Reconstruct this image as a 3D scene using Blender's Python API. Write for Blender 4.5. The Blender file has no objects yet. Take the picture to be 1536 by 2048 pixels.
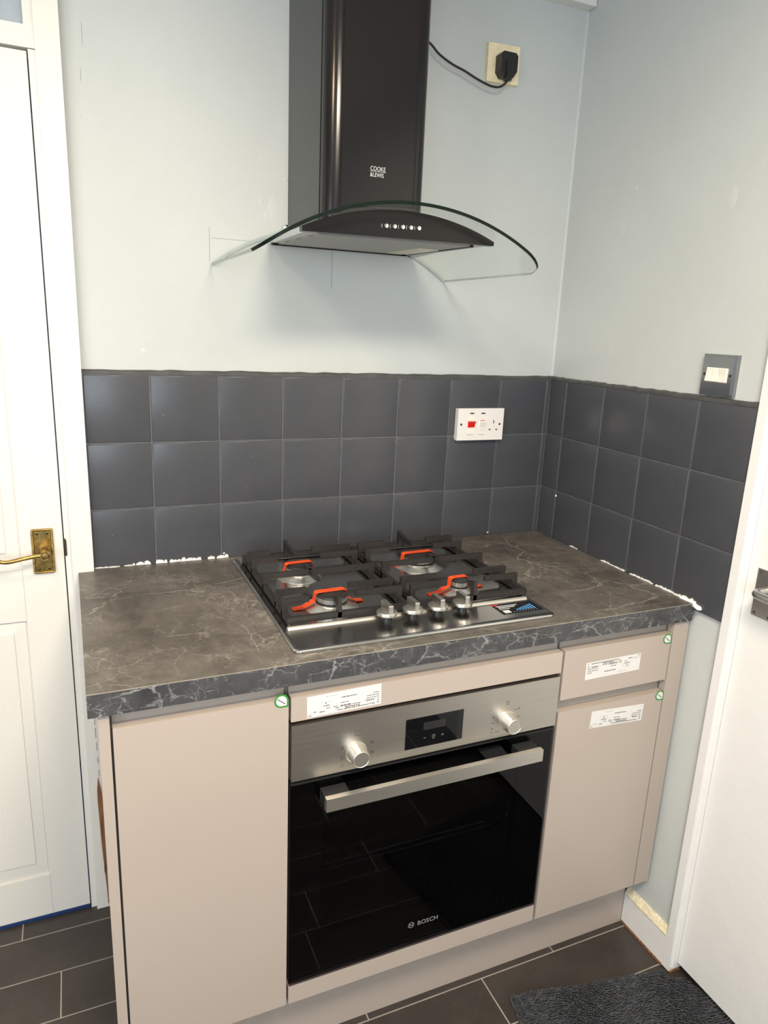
import bpy, bmesh, math, random
from mathutils import Vector, Matrix
random.seed(7)
S = bpy.context.scene
COL = S.collection

# ------------------------------------------------------------------ camera
def make_camera():
    yaw, pit, rol = 0.4169, -0.2537, 0.0432
    cy, sy, cp, sp = math.cos(yaw), math.sin(yaw), math.cos(pit), math.sin(pit)
    fwd = Vector((sy*cp, cy*cp, sp)); right = Vector((cy, -sy, 0)); up = right.cross(fwd)
    r2 = right*math.cos(rol) + up*math.sin(rol)
    u2 = up*math.cos(rol) - right*math.sin(rol)
    cd = bpy.data.cameras.new('camera'); co = bpy.data.objects.new('camera', cd); COL.objects.link(co)
    cd.sensor_fit = 'VERTICAL'; cd.sensor_height = 24.0; cd.lens = 1415.17/2048*24.0
    cd.clip_start = 0.02
    m = Matrix((( r2.x, u2.x, -fwd.x, -1.2754), (r2.y, u2.y, -fwd.y, -1.7223), (r2.z, u2.z, -fwd.z, 1.5243), (0, 0, 0, 1)))
    co.matrix_world = m
    S.camera = co
make_camera()

# ------------------------------------------------------------------ light and exposure
W = bpy.data.worlds.new('world'); S.world = W; W.use_nodes = True
W.node_tree.nodes['Background'].inputs[0].default_value = (0.62, 0.75, 1.0, 1)
W.node_tree.nodes['Background'].inputs[1].default_value = 0.6

def area(name, loc, target, sx, sy_, power, color, shape='RECTANGLE'):
    ld = bpy.data.lights.new(name, 'AREA'); ld.shape = shape; ld.size = sx
    if shape in ('RECTANGLE', 'ELLIPSE'): ld.size_y = sy_
    ld.energy = power; ld.color = color
    o = bpy.data.objects.new(name, ld); COL.objects.link(o); o.location = loc
    o.rotation_euler = (Vector(target) - Vector(loc)).to_track_quat('-Z', 'Y').to_euler()
    return o
# ceiling lamp of the kitchen, warm, and the window in the rear wall, cool daylight
area('ceiling_lamp_light', (-0.92, -1.78, 2.36), (-0.92, -1.78, 0), 0.50, 0.50, 31, (1.0, 0.87, 0.69), 'DISK')
area('ceiling_lamp_light', (-1.75, -1.15, 2.36), (-1.75, -1.15, 0), 0.30, 0.30, 8, (1.0, 0.76, 0.46), 'DISK')
area('window_daylight', (-1.90, -3.33, 1.5), (-1.2, 0, 1.2), 1.4, 1.0, 21, (0.76, 0.87, 1.0))
area('assumed_side_daylight', (-2.70, -1.75, 1.55), (0, -1.45, 1.3), 1.0, 1.05, 12, (0.97, 0.98, 1.0))  # assumed daylight from the left, unseen source set before a solid wall
S.view_settings.view_transform = 'Standard'
S.view_settings.look = 'None'
S.view_settings.gamma = 1.0
S.view_settings.use_curve_mapping = False
S.view_settings.exposure = 0.64

# ------------------------------------------------------------------ materials
def lin(r, g, b):
    f = lambda c: (c/255/12.92) if c/255 <= 0.04045 else ((c/255+0.055)/1.055)**2.4
    return (f(r), f(g), f(b), 1)
class NT:
    def __init__(s, name):
        s.m = bpy.data.materials.new(name); s.m.use_nodes = True; s.t = s.m.node_tree
        s.b = s.t.nodes['Principled BSDF']; s.out = s.t.nodes['Material Output']
        s.co = s.t.nodes.new('ShaderNodeTexCoord')
    def n(s, typ, **kw):
        x = s.t.nodes.new(typ)
        for k, v in kw.items(): setattr(x, k, v)
        return x
    def link(s, a, b): s.t.links.new(a, b)
    def mapping(s, scale=(1, 1, 1), rot=(0, 0, 0), loc=(0, 0, 0)):
        mp = s.n('ShaderNodeMapping'); s.link(s.co.outputs['Object'], mp.inputs[0])
        mp.inputs['Scale'].default_value = scale; mp.inputs['Rotation'].default_value = rot; mp.inputs['Location'].default_value = loc
        return mp.outputs[0]
    def noise(s, vec, scale, detail=4, rough=0.5, dist=0.0):
        x = s.n('ShaderNodeTexNoise'); s.link(vec, x.inputs['Vector'])
        x.inputs['Scale'].default_value = scale; x.inputs['Detail'].default_value = detail
        x.inputs['Roughness'].default_value = rough; x.inputs['Distortion'].default_value = dist
        return x.outputs['Fac']
    def ramp(s, fac, stops):
        r = s.n('ShaderNodeValToRGB'); s.link(fac, r.inputs[0]); e = r.color_ramp.elements
        while len(e) < len(stops): e.new(0.5)
        for i, (p, c) in enumerate(stops):
            e[i].position = p; e[i].color = c if len(c) == 4 else (*c, 1)
        return r.outputs[0]
    def math(s, op, a, b=None):
        x = s.n('ShaderNodeMath', operation=op)
        for i, v in enumerate((a, b)):
            if v is None: continue
            if isinstance(v, (int, float)): x.inputs[i].default_value = v
            else: s.link(v, x.inputs[i])
        return x.outputs[0]
    def mix(s, fac, a, b, blend='MIX'):
        x = s.n('ShaderNodeMix', data_type='RGBA', blend_type=blend)
        for i, v in ((0, fac), (6, a), (7, b)):
            if isinstance(v, (int, float)): x.inputs[i].default_value = v
            elif isinstance(v, tuple): x.inputs[i].default_value = v
            else: s.link(v, x.inputs[i])
        return x.outputs[2]
    def bump(s, h, strength=0.3, dist=0.002):
        x = s.n('ShaderNodeBump'); x.inputs['Strength'].default_value = strength; x.inputs['Distance'].default_value = dist
        s.link(h, x.inputs['Height']); s.link(x.outputs[0], s.b.inputs['Normal'])
    def set(s, color=None, rough=None, metal=None, coat=None, spec=None):
        for k, v in (('Base Color', color), ('Roughness', rough), ('Metallic', metal), ('Coat Weight', coat), ('Specular IOR Level', spec)):
            if v is None: continue
            if isinstance(v, (int, float, tuple)): s.b.inputs[k].default_value = v
            else: s.link(v, s.b.inputs[k])
        return s.m

def plain(name, color, rough=0.5, metal=0.0, coat=0.0, var=0.06, scale=30, bump=0.0, bscale=200, spec=0.5):
    """one colour with slight mottling, and a fine relief if asked"""
    t = NT(name); v = t.mapping()
    n = t.noise(v, scale, 3)
    lo = tuple(c*(1-var) for c in color[:3]) + (1,); hi = tuple(min(1, c*(1+var)) for c in color[:3]) + (1,)
    t.set(t.ramp(n, [(0.3, lo), (0.7, hi)]), rough, metal, coat, spec)
    if bump: t.bump(t.noise(v, bscale, 2), bump, 0.001)
    return t.m

def mat_wall():
    t = NT('wall_paint'); v = t.mapping()
    a = t.noise(v, 3.0, 5, 0.6); b = t.noise(v, 60, 4, 0.6)
    c = t.ramp(a, [(0.3, (0.532, 0.560, 0.550)), (0.7, (0.572, 0.598, 0.585))])
    t.set(c, 0.48, spec=0.35)
    t.bump(t.math('ADD', t.math('MULTIPLY', t.noise(v, 5, 3), 3.0), b), 0.16, 0.003)
    return t.m
def mat_white_gloss(name='white_gloss_paint', col=(0.80, 0.78, 0.73), rough=0.35, grain=False):
    t = NT(name); v = t.mapping()
    d = t.noise(v, 38, 5, 0.65)
    c = t.mix(t.math('MULTIPLY', t.ramp(d, [(0.70, (0, 0, 0)), (0.78, (1, 1, 1))]), 0.25), (*col, 1), (0.52, 0.47, 0.38, 1))
    t.set(c, rough)
    if grain:
        g = t.noise(t.mapping((26, 26, 1.6)), 3.0, 6, 0.6, 1.5)
        t.bump(g, 0.25, 0.002)
    else:
        t.bump(t.math('ADD', t.noise(v, 14, 4), t.math('MULTIPLY', t.noise(v, 70, 3, 0.7), 0.4)), 0.35, 0.004)
    return t.m
def mat_tile_paint():
    t = NT('slate_grey_tile_paint'); v = t.mapping()
    c = t.ramp(t.noise(v, 7, 4), [(0.3, (0.054, 0.056, 0.065)), (0.7, (0.066, 0.068, 0.077))])
    t.set(c, 0.28, spec=0.5)
    t.bump(t.math('ADD', t.noise(v, 10, 2), t.math('MULTIPLY', t.noise(v, 110, 3), 0.35)), 0.14, 0.003)
    return t.m
def cracks(t, vec, scale, width, warp):
    """long thin crack lines: cell borders of a warped cell pattern"""
    nz = t.n('ShaderNodeTexNoise'); t.link(vec, nz.inputs['Vector']); nz.inputs['Scale'].default_value = scale*2.2; nz.inputs['Detail'].default_value = 5; nz.inputs['Roughness'].default_value = 0.6
    off = t.n('ShaderNodeVectorMath', operation='MULTIPLY_ADD'); t.link(nz.outputs['Color'], off.inputs[0]); off.inputs[1].default_value = (warp, warp, warp); t.link(vec, off.inputs[2])
    vo = t.n('ShaderNodeTexVoronoi', feature='DISTANCE_TO_EDGE'); t.link(off.outputs[0], vo.inputs['Vector']); vo.inputs['Scale'].default_value = scale
    return t.ramp(vo.outputs['Distance'], [(0.0, (1, 1, 1)), (width*0.4, (0.6, 0.6, 0.6)), (width, (0, 0, 0))])
def mat_marble(name, base_lo, base_hi, vein_col, dense):
    t = NT(name); v = t.mapping()
    v2 = t.mapping((1.0, 1.6, 1.6), (0, 0, 0.6), (3.1, 1.7, 0.4)); v3 = t.mapping((1.5, 0.8, 1.3), (0, 0, -0.5), (7.3, 2.2, 1.9))
    base = t.ramp(t.math('ADD', t.math('MULTIPLY', t.noise(v2, 5.0, 8, 0.66, 0.6), 0.65), t.math('MULTIPLY', t.noise(v3, 19, 6, 0.6, 0.8), 0.35)), [(0.37, base_lo), (0.62, base_hi)])
    base = t.mix(t.math('MULTIPLY', t.noise(v, 70, 4), 0.45), base, (base_lo[0]*0.75, base_lo[1]*0.75, base_lo[2]*0.75, 1))
    k = 2.8 if dense else 1.0
    def mask(vec, sc, a, b): return t.ramp(t.noise(vec, sc, 4, 0.6), [(a, (0, 0, 0)), (b, (1, 1, 1))])
    l1 = t.math('MULTIPLY', cracks(t, v2, 2.9*k, 0.011 if not dense else 0.022, 0.14/k), mask(v3, 4.0*k, 0.45, 0.57))
    l2 = t.math('MULTIPLY', cracks(t, v3, 5.3*k, 0.012 if not dense else 0.022, 0.08/k), mask(v2, 5.0*k, 0.49, 0.61))
    l3 = t.math('MULTIPLY', cracks(t, v, 11.0*k, 0.020, 0.05/k), mask(v3, 3.0*k, 0.52, 0.64))
    crumb = t.math('MULTIPLY', mask(v2, 2.3*k, 0.54, 0.66), mask(v3, 34, 0.52, 0.70))
    v4 = t.mapping((0.7, 2.0, 2.0), (0, 0.3, 0.95), (1.3, 5.7, 2.9)); v5 = t.mapping((2.0, 0.8, 1.2), (0, 0.4, -0.35), (4.3, 0.7, 3.9))
    l4 = t.math('MULTIPLY', cracks(t, v4, 6.0*k, 0.012 if not dense else 0.03, 0.05/k), mask(v5, 7.0*k, 0.46, 0.56))
    l5 = t.math('MULTIPLY', cracks(t, v5, 10.0*k, 0.012 if not dense else 0.03, 0.06/k), mask(v4, 9.0*k, 0.50, 0.60))
    l3 = t.math('ADD', l3, t.math('ADD', l4, l5))
    tot = t.math('MINIMUM', t.math('ADD', t.math('ADD', l1, t.math('MULTIPLY', l2, 0.8)), t.math('ADD', t.math('MULTIPLY', l3, 0.6), t.math('MULTIPLY', crumb, 0.18 if dense else 0.42))), 1.0)
    if not dense:      # one broad band of shattered pale stone running across the left of the board
        dt = t.n('ShaderNodeVectorMath', operation='DOT_PRODUCT'); t.link(v, dt.inputs[0]); dt.inputs[1].default_value = (0.86, 0.52, 0)
        wob = t.math('MULTIPLY', t.math('SUBTRACT', t.noise(v, 6, 5, 0.6), 0.5), 0.16)
        d = t.math('ABSOLUTE', t.math('ADD', t.math('ADD', dt.outputs['Value'], 0.292), wob))
        zone = t.ramp(d, [(0.0, (1, 1, 1)), (0.05, (0, 0, 0))])
        bits = t.math('MAXIMUM', cracks(t, v3, 24, 0.05, 0.03), mask(v2, 48, 0.52, 0.66))
        tot = t.math('MINIMUM', t.math('ADD', tot, t.math('MULTIPLY', t.math('MULTIPLY', zone, bits), 0.65)), 1.0)
    col = t.mix(t.math('MULTIPLY', tot, 0.55 if dense else 0.58), base, vein_col)
    t.set(col, 0.40, spec=0.4)
    t.bump(t.noise(v, 260, 2), 0.06, 0.001)
    return t.m
def mat_steel(name, col, rough, axis='x', aniso=0.6, bumpy=0.10):
    t = NT(name)
    sc = (2, 220, 220) if axis == 'x' else (220, 220, 2)
    n = t.noise(t.mapping(sc), 3.0, 4)
    t.set(t.ramp(n, [(0.3, tuple(c*0.92 for c in col)), (0.7, col)]), t.math('ADD', t.math('MULTIPLY', n, 0.10), rough-0.05), 1.0)
    t.bump(n, bumpy, 0.0006)
    return t.m
def mat_floor():
    t = NT('brown_black_floor_tile'); v = t.mapping()
    c = t.ramp(t.noise(v, 5, 7, 0.65), [(0.3, (0.030, 0.025, 0.022)), (0.7, (0.056, 0.047, 0.041))])
    c = t.mix(t.math('MULTIPLY', t.ramp(t.noise(v, 55, 4, 0.7), [(0.55, (0, 0, 0)), (0.75, (1, 1, 1))]), 0.22), c, (0.12, 0.105, 0.09, 1))
    t.set(c, 0.36, spec=0.45); t.bump(t.noise(v, 90, 4), 0.12, 0.001)
    return t.m
def mat_glass(name, tint, refl=1.0, rough=0.0, graze=0.55):
    m = bpy.data.materials.new(name); m.use_nodes = True; nt = m.node_tree; nt.nodes.clear()
    out = nt.nodes.new('ShaderNodeOutputMaterial'); mx = nt.nodes.new('ShaderNodeMixShader')
    tr = nt.nodes.new('ShaderNodeBsdfTransparent'); gl = nt.nodes.new('ShaderNodeBsdfGlossy'); fr = nt.nodes.new('ShaderNodeLayerWeight')
    tr.inputs[0].default_value = tint; gl.inputs['Roughness'].default_value = rough; gl.inputs[0].default_value = (refl, refl, refl, 1)
    pw = nt.nodes.new('ShaderNodeMath'); pw.operation = 'POWER'; pw.inputs[1].default_value = 4.0
    ml = nt.nodes.new('ShaderNodeMath'); ml.operation = 'MULTIPLY_ADD'; ml.inputs[1].default_value = graze; ml.inputs[2].default_value = 0.035
    nt.links.new(fr.outputs['Facing'], pw.inputs[0]); nt.links.new(pw.outputs[0], ml.inputs[0])
    nt.links.new(ml.outputs[0], mx.inputs[0]); nt.links.new(tr.outputs[0], mx.inputs[1]); nt.links.new(gl.outputs[0], mx.inputs[2])
    nt.links.new(mx.outputs[0], out.inputs[0])
    return m
def mat_mesh_filter():
    t = NT('aluminium_filter_mesh'); v = t.mapping((1, 1, 1), (0, 0, 0.785))
    w1 = t.n('ShaderNodeTexWave', wave_type='BANDS', bands_direction='X'); t.link(v, w1.inputs[0]); w1.inputs['Scale'].default_value = 75
    w2 = t.n('ShaderNodeTexWave', wave_type='BANDS', bands_direction='Y'); t.link(v, w2.inputs[0]); w2.inputs['Scale'].default_value = 75
    p = t.math('MULTIPLY', w1.outputs['Fac'], w2.outputs['Fac'])
    t.set(t.ramp(p, [(0.2, (0.22, 0.22, 0.21)), (0.6, (0.85, 0.83, 0.79))]), 0.45, 0.25); t.bump(p, 0.5, 0.001)
    return t.m
def mat_wood_bare():
    t = NT('bare_splintered_wood'); n = t.noise(t.mapping((60, 60, 4)), 3, 5)
    t.set(t.ramp(n, [(0.3, (0.10, 0.035, 0.014)), (0.6, (0.30, 0.14, 0.06)), (0.8, (0.55, 0.36, 0.2))]), 0.7); t.bump(n, 0.5)
    return t.m
def mat_brass():
    t = NT('tarnished_brass'); v = t.mapping()
    n = t.noise(v, 60, 5, 0.65)
    t.set(t.ramp(n, [(0.35, (0.23, 0.145, 0.045)), (0.65, (0.62, 0.43, 0.15))]), 0.30, 1.0)
    return t.m
def mat_rug():
    t = NT('charcoal_chenille'); v = t.mapping(); n = t.noise(v, 70, 3)
    t.set(t.ramp(n, [(0.3, (0.026, 0.028, 0.033)), (0.7, (0.074, 0.079, 0.090))]), 0.85)
    return t.m

M = {}
M['wall'] = mat_wall()
M['ceiling'] = plain('ceiling_white', (0.80, 0.79, 0.76, 1), 0.7)
M['white'] = mat_white_gloss()
M['white_grain'] = mat_white_gloss('white_gloss_on_moulded_grain', grain=True)
M['white_cool'] = mat_white_gloss('white_door_paint', (0.80, 0.79, 0.775), 0.4)
M['cream_worn'] = plain('worn_cream_paint', (0.78, 0.70, 0.50, 1), 0.5, var=0.15, scale=80, bump=0.6, bscale=160)
M['tile'] = mat_tile_paint()
M['grout_paint'] = plain('painted_grout', (0.105, 0.107, 0.116, 1), 0.3, var=0.12, scale=60, bump=0.3, bscale=300)
M['edging'] = plain('painted_tile_edging', (0.075, 0.074, 0.072, 1), 0.45, var=0.25, scale=25, bump=0.4, bscale=120)
M['marble_top'] = mat_marble('brown_grey_marble_laminate', (0.076, 0.067, 0.058), (0.185, 0.166, 0.147), (0.42, 0.39, 0.35, 1), False)
M['marble_edge'] = mat_marble('slate_marble_edging', (0.038, 0.038, 0.041), (0.085, 0.085, 0.090), (0.46, 0.46, 0.46, 1), True)
M['edge_line'] = plain('pale_laminate_line', (0.32, 0.30, 0.26, 1), 0.4)
M['cashmere'] = plain('cashmere_lacquer', (0.435, 0.368, 0.320, 1), 0.34, var=0.02, scale=3)
M['cashmere_gloss'] = plain('cashmere_gloss_side', (0.435, 0.368, 0.320, 1), 0.06, var=0.02, scale=3)
M['carcass'] = plain('dark_carcass', (0.26, 0.225, 0.20, 1), 0.6)
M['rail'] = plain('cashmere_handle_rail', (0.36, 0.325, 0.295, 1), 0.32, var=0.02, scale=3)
M['steel'] = mat_steel('brushed_steel', (0.60, 0.565, 0.52, 1), 0.36, bumpy=0.06)
M['steel_knob'] = mat_steel('satin_nickel', (0.62, 0.60, 0.56, 1), 0.34, 'x', bumpy=0.02)
M['steel_hob'] = mat_steel('polished_dark_steel', (0.56, 0.55, 0.53, 1), 0.19, bumpy=0.02)
M['satin'] = mat_steel('satin_aluminium', (0.70, 0.67, 0.62, 1), 0.40, 'x', bumpy=0.015)
M['burner'] = plain('bright_burner_alloy', (0.80, 0.78, 0.74, 1), 0.34, 1.0, var=0.04)
M['chrome_dark'] = plain('chrome_toned_dark', (0.34, 0.34, 0.345, 1), 0.14, 1.0, var=0.05)  # colour lowered to stand for the dark surroundings the chrome reflects
M['chrome'] = plain('chrome', (0.72, 0.72, 0.72, 1), 0.10, 1.0, var=0.03)
M['chrome_satin'] = plain('satin_chrome', (0.50, 0.50, 0.50, 1), 0.32, 1.0, var=0.08, scale=60)
M['iron'] = plain('black_cast_iron', (0.024, 0.021, 0.020, 1), 0.40, var=0.15, scale=120, bump=0.35, bscale=420)
M['black'] = plain('black_plastic', (0.012, 0.012, 0.013, 1), 0.35)
M['black_hood'] = plain('black_enamelled_steel', (0.0075, 0.0062, 0.0064, 1), 0.24, coat=0.0, spec=0.3, var=0.05)
M['chimney'] = plain('dark_chimney_enamel', (0.0085, 0.0068, 0.0070, 1), 0.17, var=0.05, scale=4, spec=0.42)
M['black_glass'] = plain('black_glass', (0.003, 0.003, 0.004, 1), 0.03, var=0.0)
M['oven_glass'] = mat_glass('smoked_oven_glass', (0.55, 0.55, 0.58, 1), 0.55, 0.01)
M['enamel'] = plain('dark_oven_enamel', (0.035, 0.036, 0.042, 1), 0.35)
M['oven_dark'] = plain('anthracite_bracket', (0.022, 0.022, 0.023, 1), 0.35)
M['hood_glass'] = mat_glass('clear_canopy_glass', (0.965, 0.98, 0.972, 1), graze=0.12)
M['glass_edge'] = plain('green_black_glass_edge', (0.003, 0.009, 0.006, 1), 0.35, var=0.1, spec=0.15)
M['glass_side'] = plain('ground_glass_edge', (0.42, 0.47, 0.45, 1), 0.25, var=0.1)
M['frost'] = plain('frosted_glass', (0.36, 0.42, 0.48, 1), 0.35, var=0.15, scale=12)
M['filter'] = mat_mesh_filter()
M['lens'] = plain('lamp_lens', (0.75, 0.68, 0.50, 1), 0.3)
M['hood_under'] = plain('grey_hood_underside', (0.60, 0.61, 0.62, 1), 0.35, 0.2)
M['print_white'] = plain('white_print', (0.62, 0.62, 0.62, 1), 0.5, var=0)
M['print_grey'] = plain('grey_print', (0.24, 0.24, 0.24, 1), 0.5, var=0)
M['print_dark'] = plain('dark_print', (0.06, 0.055, 0.05, 1), 0.5, var=0)
M['lcd'] = plain('lcd_grey', (0.020, 0.020, 0.020, 1), 0.2, var=0.05)
M['orange'] = plain('orange_tape', (0.80, 0.085, 0.015, 1), 0.42, var=0.10, scale=40)
M['paper'] = plain('label_paper', (0.70, 0.69, 0.67, 1), 0.5, var=0.02)
M['ink'] = plain('label_ink', (0.16, 0.15, 0.15, 1), 0.6, var=0.3, scale=600)
M['ink_light'] = plain('label_ink_faint', (0.42, 0.41, 0.40, 1), 0.6, var=0.2, scale=600)
M['green'] = plain('leaf_sticker_green', (0.030, 0.25, 0.030, 1), 0.35)
M['red'] = plain('red_rocker', (0.75, 0.012, 0.008, 1), 0.25)
M['white_plastic'] = plain('white_plastic', (0.82, 0.79, 0.76, 1), 0.25, var=0.01)
M['yellow_plastic'] = plain('painted_cream_socket', (0.90, 0.78, 0.52, 1), 0.45, var=0.1, scale=50, bump=0.5, bscale=90)
M['ivory'] = plain('ivory_rocker', (0.88, 0.83, 0.74, 1), 0.3, var=0.02)
M['screw'] = plain('screw_brown', (0.10, 0.075, 0.05, 1), 0.35, 0.8)
M['sticker_black'] = plain('black_hob_sticker', (0.010, 0.010, 0.012, 1), 0.25)
M['sticker_blue'] = plain('blue_bars', (0.10, 0.35, 0.70, 1), 0.4)
M['floor'] = mat_floor()
M['grout'] = plain('pale_floor_joint', (0.36, 0.33, 0.29, 1), 0.7, var=0.1)
M['plaster'] = plain('white_plaster_residue', (0.88, 0.87, 0.84, 1), 0.8, var=0.08, scale=120, bump=0.6, bscale=300)
M['wood'] = mat_wood_bare()
M['brass'] = mat_brass()
M['rug'] = mat_rug()
M['blue'] = plain('door_blue', (0.012, 0.040, 0.15, 1), 0.5)
M['pencil'] = plain('pencil_line', (0.34, 0.36, 0.36, 1), 0.8)
M['filler_patch'] = plain('smoothed_filler', (0.585, 0.61, 0.60, 1), 0.6, var=0.04)

# ------------------------------------------------------------------ helpers
ORG = {}
def empty(name, loc, label=None, cat=None, group=None, kind=None):
    o = bpy.data.objects.new(name, None); COL.objects.link(o); o.location = loc; o.empty_display_size = 0.05
    ORG[o] = Vector(loc); tag(o, label, cat, group, kind); return o
def tag(o, label=None, cat=None, group=None, kind=None):
    if label: o['label'] = label
    if cat: o['category'] = cat
    if group: o['group'] = group
    if kind: o['kind'] = kind
    return o
def mk(name, bm, mat, parent=None, smooth=False, bevel=0.0, seg=2, label=None, cat=None, kind=None, group=None):
    """bm is in world coordinates; the object's origin goes to the middle of its base"""
    if bevel:
        es = [e for e in bm.edges if len(e.link_faces) == 2 and e.calc_face_angle(0) > 0.5]
        bmesh.ops.bevel(bm, geom=es, offset=bevel, segments=seg, profile=0.6, affect='EDGES', clamp_overlap=True)
    xs = [v.co for v in bm.verts]
    c = Vector(((min(v.x for v in xs)+max(v.x for v in xs))/2, (min(v.y for v in xs)+max(v.y for v in xs))/2, min(v.z for v in xs)))
    bmesh.ops.translate(bm, verts=bm.verts, vec=-c)
    bmesh.ops.recalc_face_normals(bm, faces=bm.faces)
    me = bpy.data.meshes.new(name); bm.to_mesh(me); bm.free()
    mats = mat if isinstance(mat, (list, tuple)) else [mat]
    for k in mats: me.materials.append(M[k])
    if smooth:
        for p in me.polygons: p.use_smooth = True
        if smooth != 'all': me.set_sharp_from_angle(angle=math.radians(35))
    o = bpy.data.objects.new(name, me); COL.objects.link(o)
    ORG[o] = c
    o.location = c
    if parent: o.parent = parent; o.location = c - ORG[parent]
    tag(o, label, cat, group, kind)
    return o
def box(bm, x0, x1, y0, y1, z0, z1):
    v = [bm.verts.new((x, y, z)) for z in (z0, z1) for y in (y0, y1) for x in (x0, x1)]
    for f in ((0, 2, 3, 1), (4, 5, 7, 6), (0, 1, 5, 4), (2, 6, 7, 3), (0, 4, 6, 2), (1, 3, 7, 5)):
        bm.faces.new([v[i] for i in f])
    return v
def B(*boxes):
    bm = bmesh.new()
    for b in boxes: box(bm, *b)
    return bm
def prism(bm, pts, axis, a0, a1):
    """pts: 2-D outline; extruded along axis (0=x: pts are (y,z); 1=y: (x,z); 2=z: (x,y))"""
    def p(q, a): return ((a, q[0], q[1]), (q[0], a, q[1]), (q[0], q[1], a))[axis]
    n = len(pts); A = [bm.verts.new(p(q, a0)) for q in pts]; Bv = [bm.verts.new(p(q, a1)) for q in pts]
    bm.faces.new(A); bm.faces.new(list(reversed(Bv)))
    for i in range(n): bm.faces.new((A[i], Bv[i], Bv[(i+1) % n], A[(i+1) % n]))
def lathe(bm, prof, center, axis=(0, 0, 1), seg=32):
    """prof: (radius, height) list along axis from center"""
    q = Vector((0, 0, 1)).rotation_difference(Vector(axis)); c = Vector(center); rings = []
    for r, h in prof:
        if r < 1e-6: rings.append([bm.verts.new(c + q @ Vector((0, 0, h)))])
        else: rings.append([bm.verts.new(c + q @ Vector((r*math.cos(2*math.pi*i/seg), r*math.sin(2*math.pi*i/seg), h))) for i in range(seg)])
    for a, b in zip(rings, rings[1:]):
        for i in range(seg):
            j = (i+1) % seg
            if len(a) == 1 and len(b) == 1: continue
            if len(a) == 1: bm.faces.new((a[0], b[i], b[j]))
            elif len(b) == 1: bm.faces.new((a[i], b[0], a[j]))
            else: bm.faces.new((a[i], b[i], b[j], a[j]))
    if len(rings[0]) > 1: bm.faces.new(list(reversed(rings[0])))
    if len(rings[-1]) > 1: bm.faces.new(rings[-1])
def tube(bm, pts, rad, seg=10):
    """round bar along points; rad a number or a list"""
    pts = [Vector(p) for p in pts]; n = len(pts); rings = []
    rads = rad if isinstance(rad, (list, tuple)) else [rad]*n
    up = Vector((0, 0, 1))
    for i, p in enumerate(pts):
        d = (pts[min(i+1, n-1)] - pts[max(i-1, 0)]).normalized()
        u = d.cross(up)
        if u.length < 1e-3: u = d.cross(Vector((1, 0, 0)))
        u.normalize(); w = u.cross(d).normalized()
        rings.append([bm.verts.new(p + rads[i]*(math.cos(2*math.pi*k/seg)*u + math.sin(2*math.pi*k/seg)*w)) for k in range(seg)])
    for a, b in zip(rings, rings[1:]):
        for i in range(seg): bm.faces.new((a[i], a[(i+1) % seg], b[(i+1) % seg], b[i]))
    bm.faces.new(list(reversed(rings[0]))); bm.faces.new(rings[-1])
def spline(pts, n=8):
    out = []; P = [Vector(p) for p in pts]; P = [2*P[0]-P[1]] + P + [2*P[-1]-P[-2]]
    for i in range(1, len(P)-2):
        for k in range(n):
            t = k/n; a, b, c, d = P[i-1:i+3]
            out.append(0.5*((2*b)+(c-a)*t+(2*a-5*b+4*c-d)*t*t+(3*b-a-3*c+d)*t**3))
    out.append(P[-2]); return out
def text(name, s, size, origin, xdir, zdir, mat, parent, depth=0.0002, align='LEFT', font_scale_x=1.0, label=None):
    cu = bpy.data.curves.new(name, 'FONT'); cu.body = s; cu.size = size; cu.extrude = depth; cu.align_x = align; cu.resolution_u = 3
    cu.space_character = 1.02
    t = bpy.data.objects.new(name+'_tmp', cu); COL.objects.link(t)
    dg = bpy.context.evaluated_depsgraph_get(); me = bpy.data.meshes.new_from_object(t.evaluated_get(dg))
    bpy.data.objects.remove(t); bpy.data.curves.remove(cu)
    bm = bmesh.new(); bm.from_mesh(me); bpy.data.meshes.remove(me)
    X = Vector(xdir).normalized(); Z = Vector(zdir).normalized(); N = X.cross(Z); o = Vector(origin)
    for v in bm.verts: v.co = o + X*v.co.x*font_scale_x + Z*v.co.y + N*v.co.z
    return mk(name, bm, mat, parent, label=label)

# ------------------------------------------------------------------ room shell
CEIL = 2.42; XL = -2.75; YR = -3.4; P0 = 0.008          # plaster planes sit 8 mm behind the tile faces
wall_back = mk('wall_back', B((-1.303, 0.10, P0, 0.11, 0, CEIL), (XL, -2.11, P0, 0.11, 0, CEIL), (-2.11, -1.303, P0, 0.11, 2.33, CEIL)), 'wall', kind='structure',
               label='pale grey green painted wall behind the cooker hood with dark tiles below')
wall_right = mk('wall_right', B((P0, 0.11, -0.7025, P0, 0, CEIL), (P0, 0.11, YR, -1.56, 0, CEIL), (P0, 0.11, -1.56, -0.7025, 2.09, CEIL)), 'wall', kind='structure',
                label='pale grey painted side wall with a light switch')
mk('wall_left', B((XL-0.1, XL, YR, 0.11, 0, CEIL)), 'wall', kind='structure', label='pale grey painted wall on the far left')
WX0, WX1, WZ0, WZ1 = -2.66, -1.14, 0.95, 2.05
mk('wall_rear', B((XL-0.1, WX0, YR-0.1, YR, 0, CEIL), (WX1, 0.11, YR-0.1, YR, 0, CEIL), (WX0, WX1, YR-0.1, YR, 0, WZ0), (WX0, WX1, YR-0.1, YR, WZ1, CEIL)), 'wall', kind='structure',
   label='pale grey painted wall behind the viewer with a window')
mk('ceiling', B((XL-0.1, 0.11, YR-0.1, 0.11, CEIL, CEIL+0.08)), 'ceiling', kind='structure', label='plain white ceiling')
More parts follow.
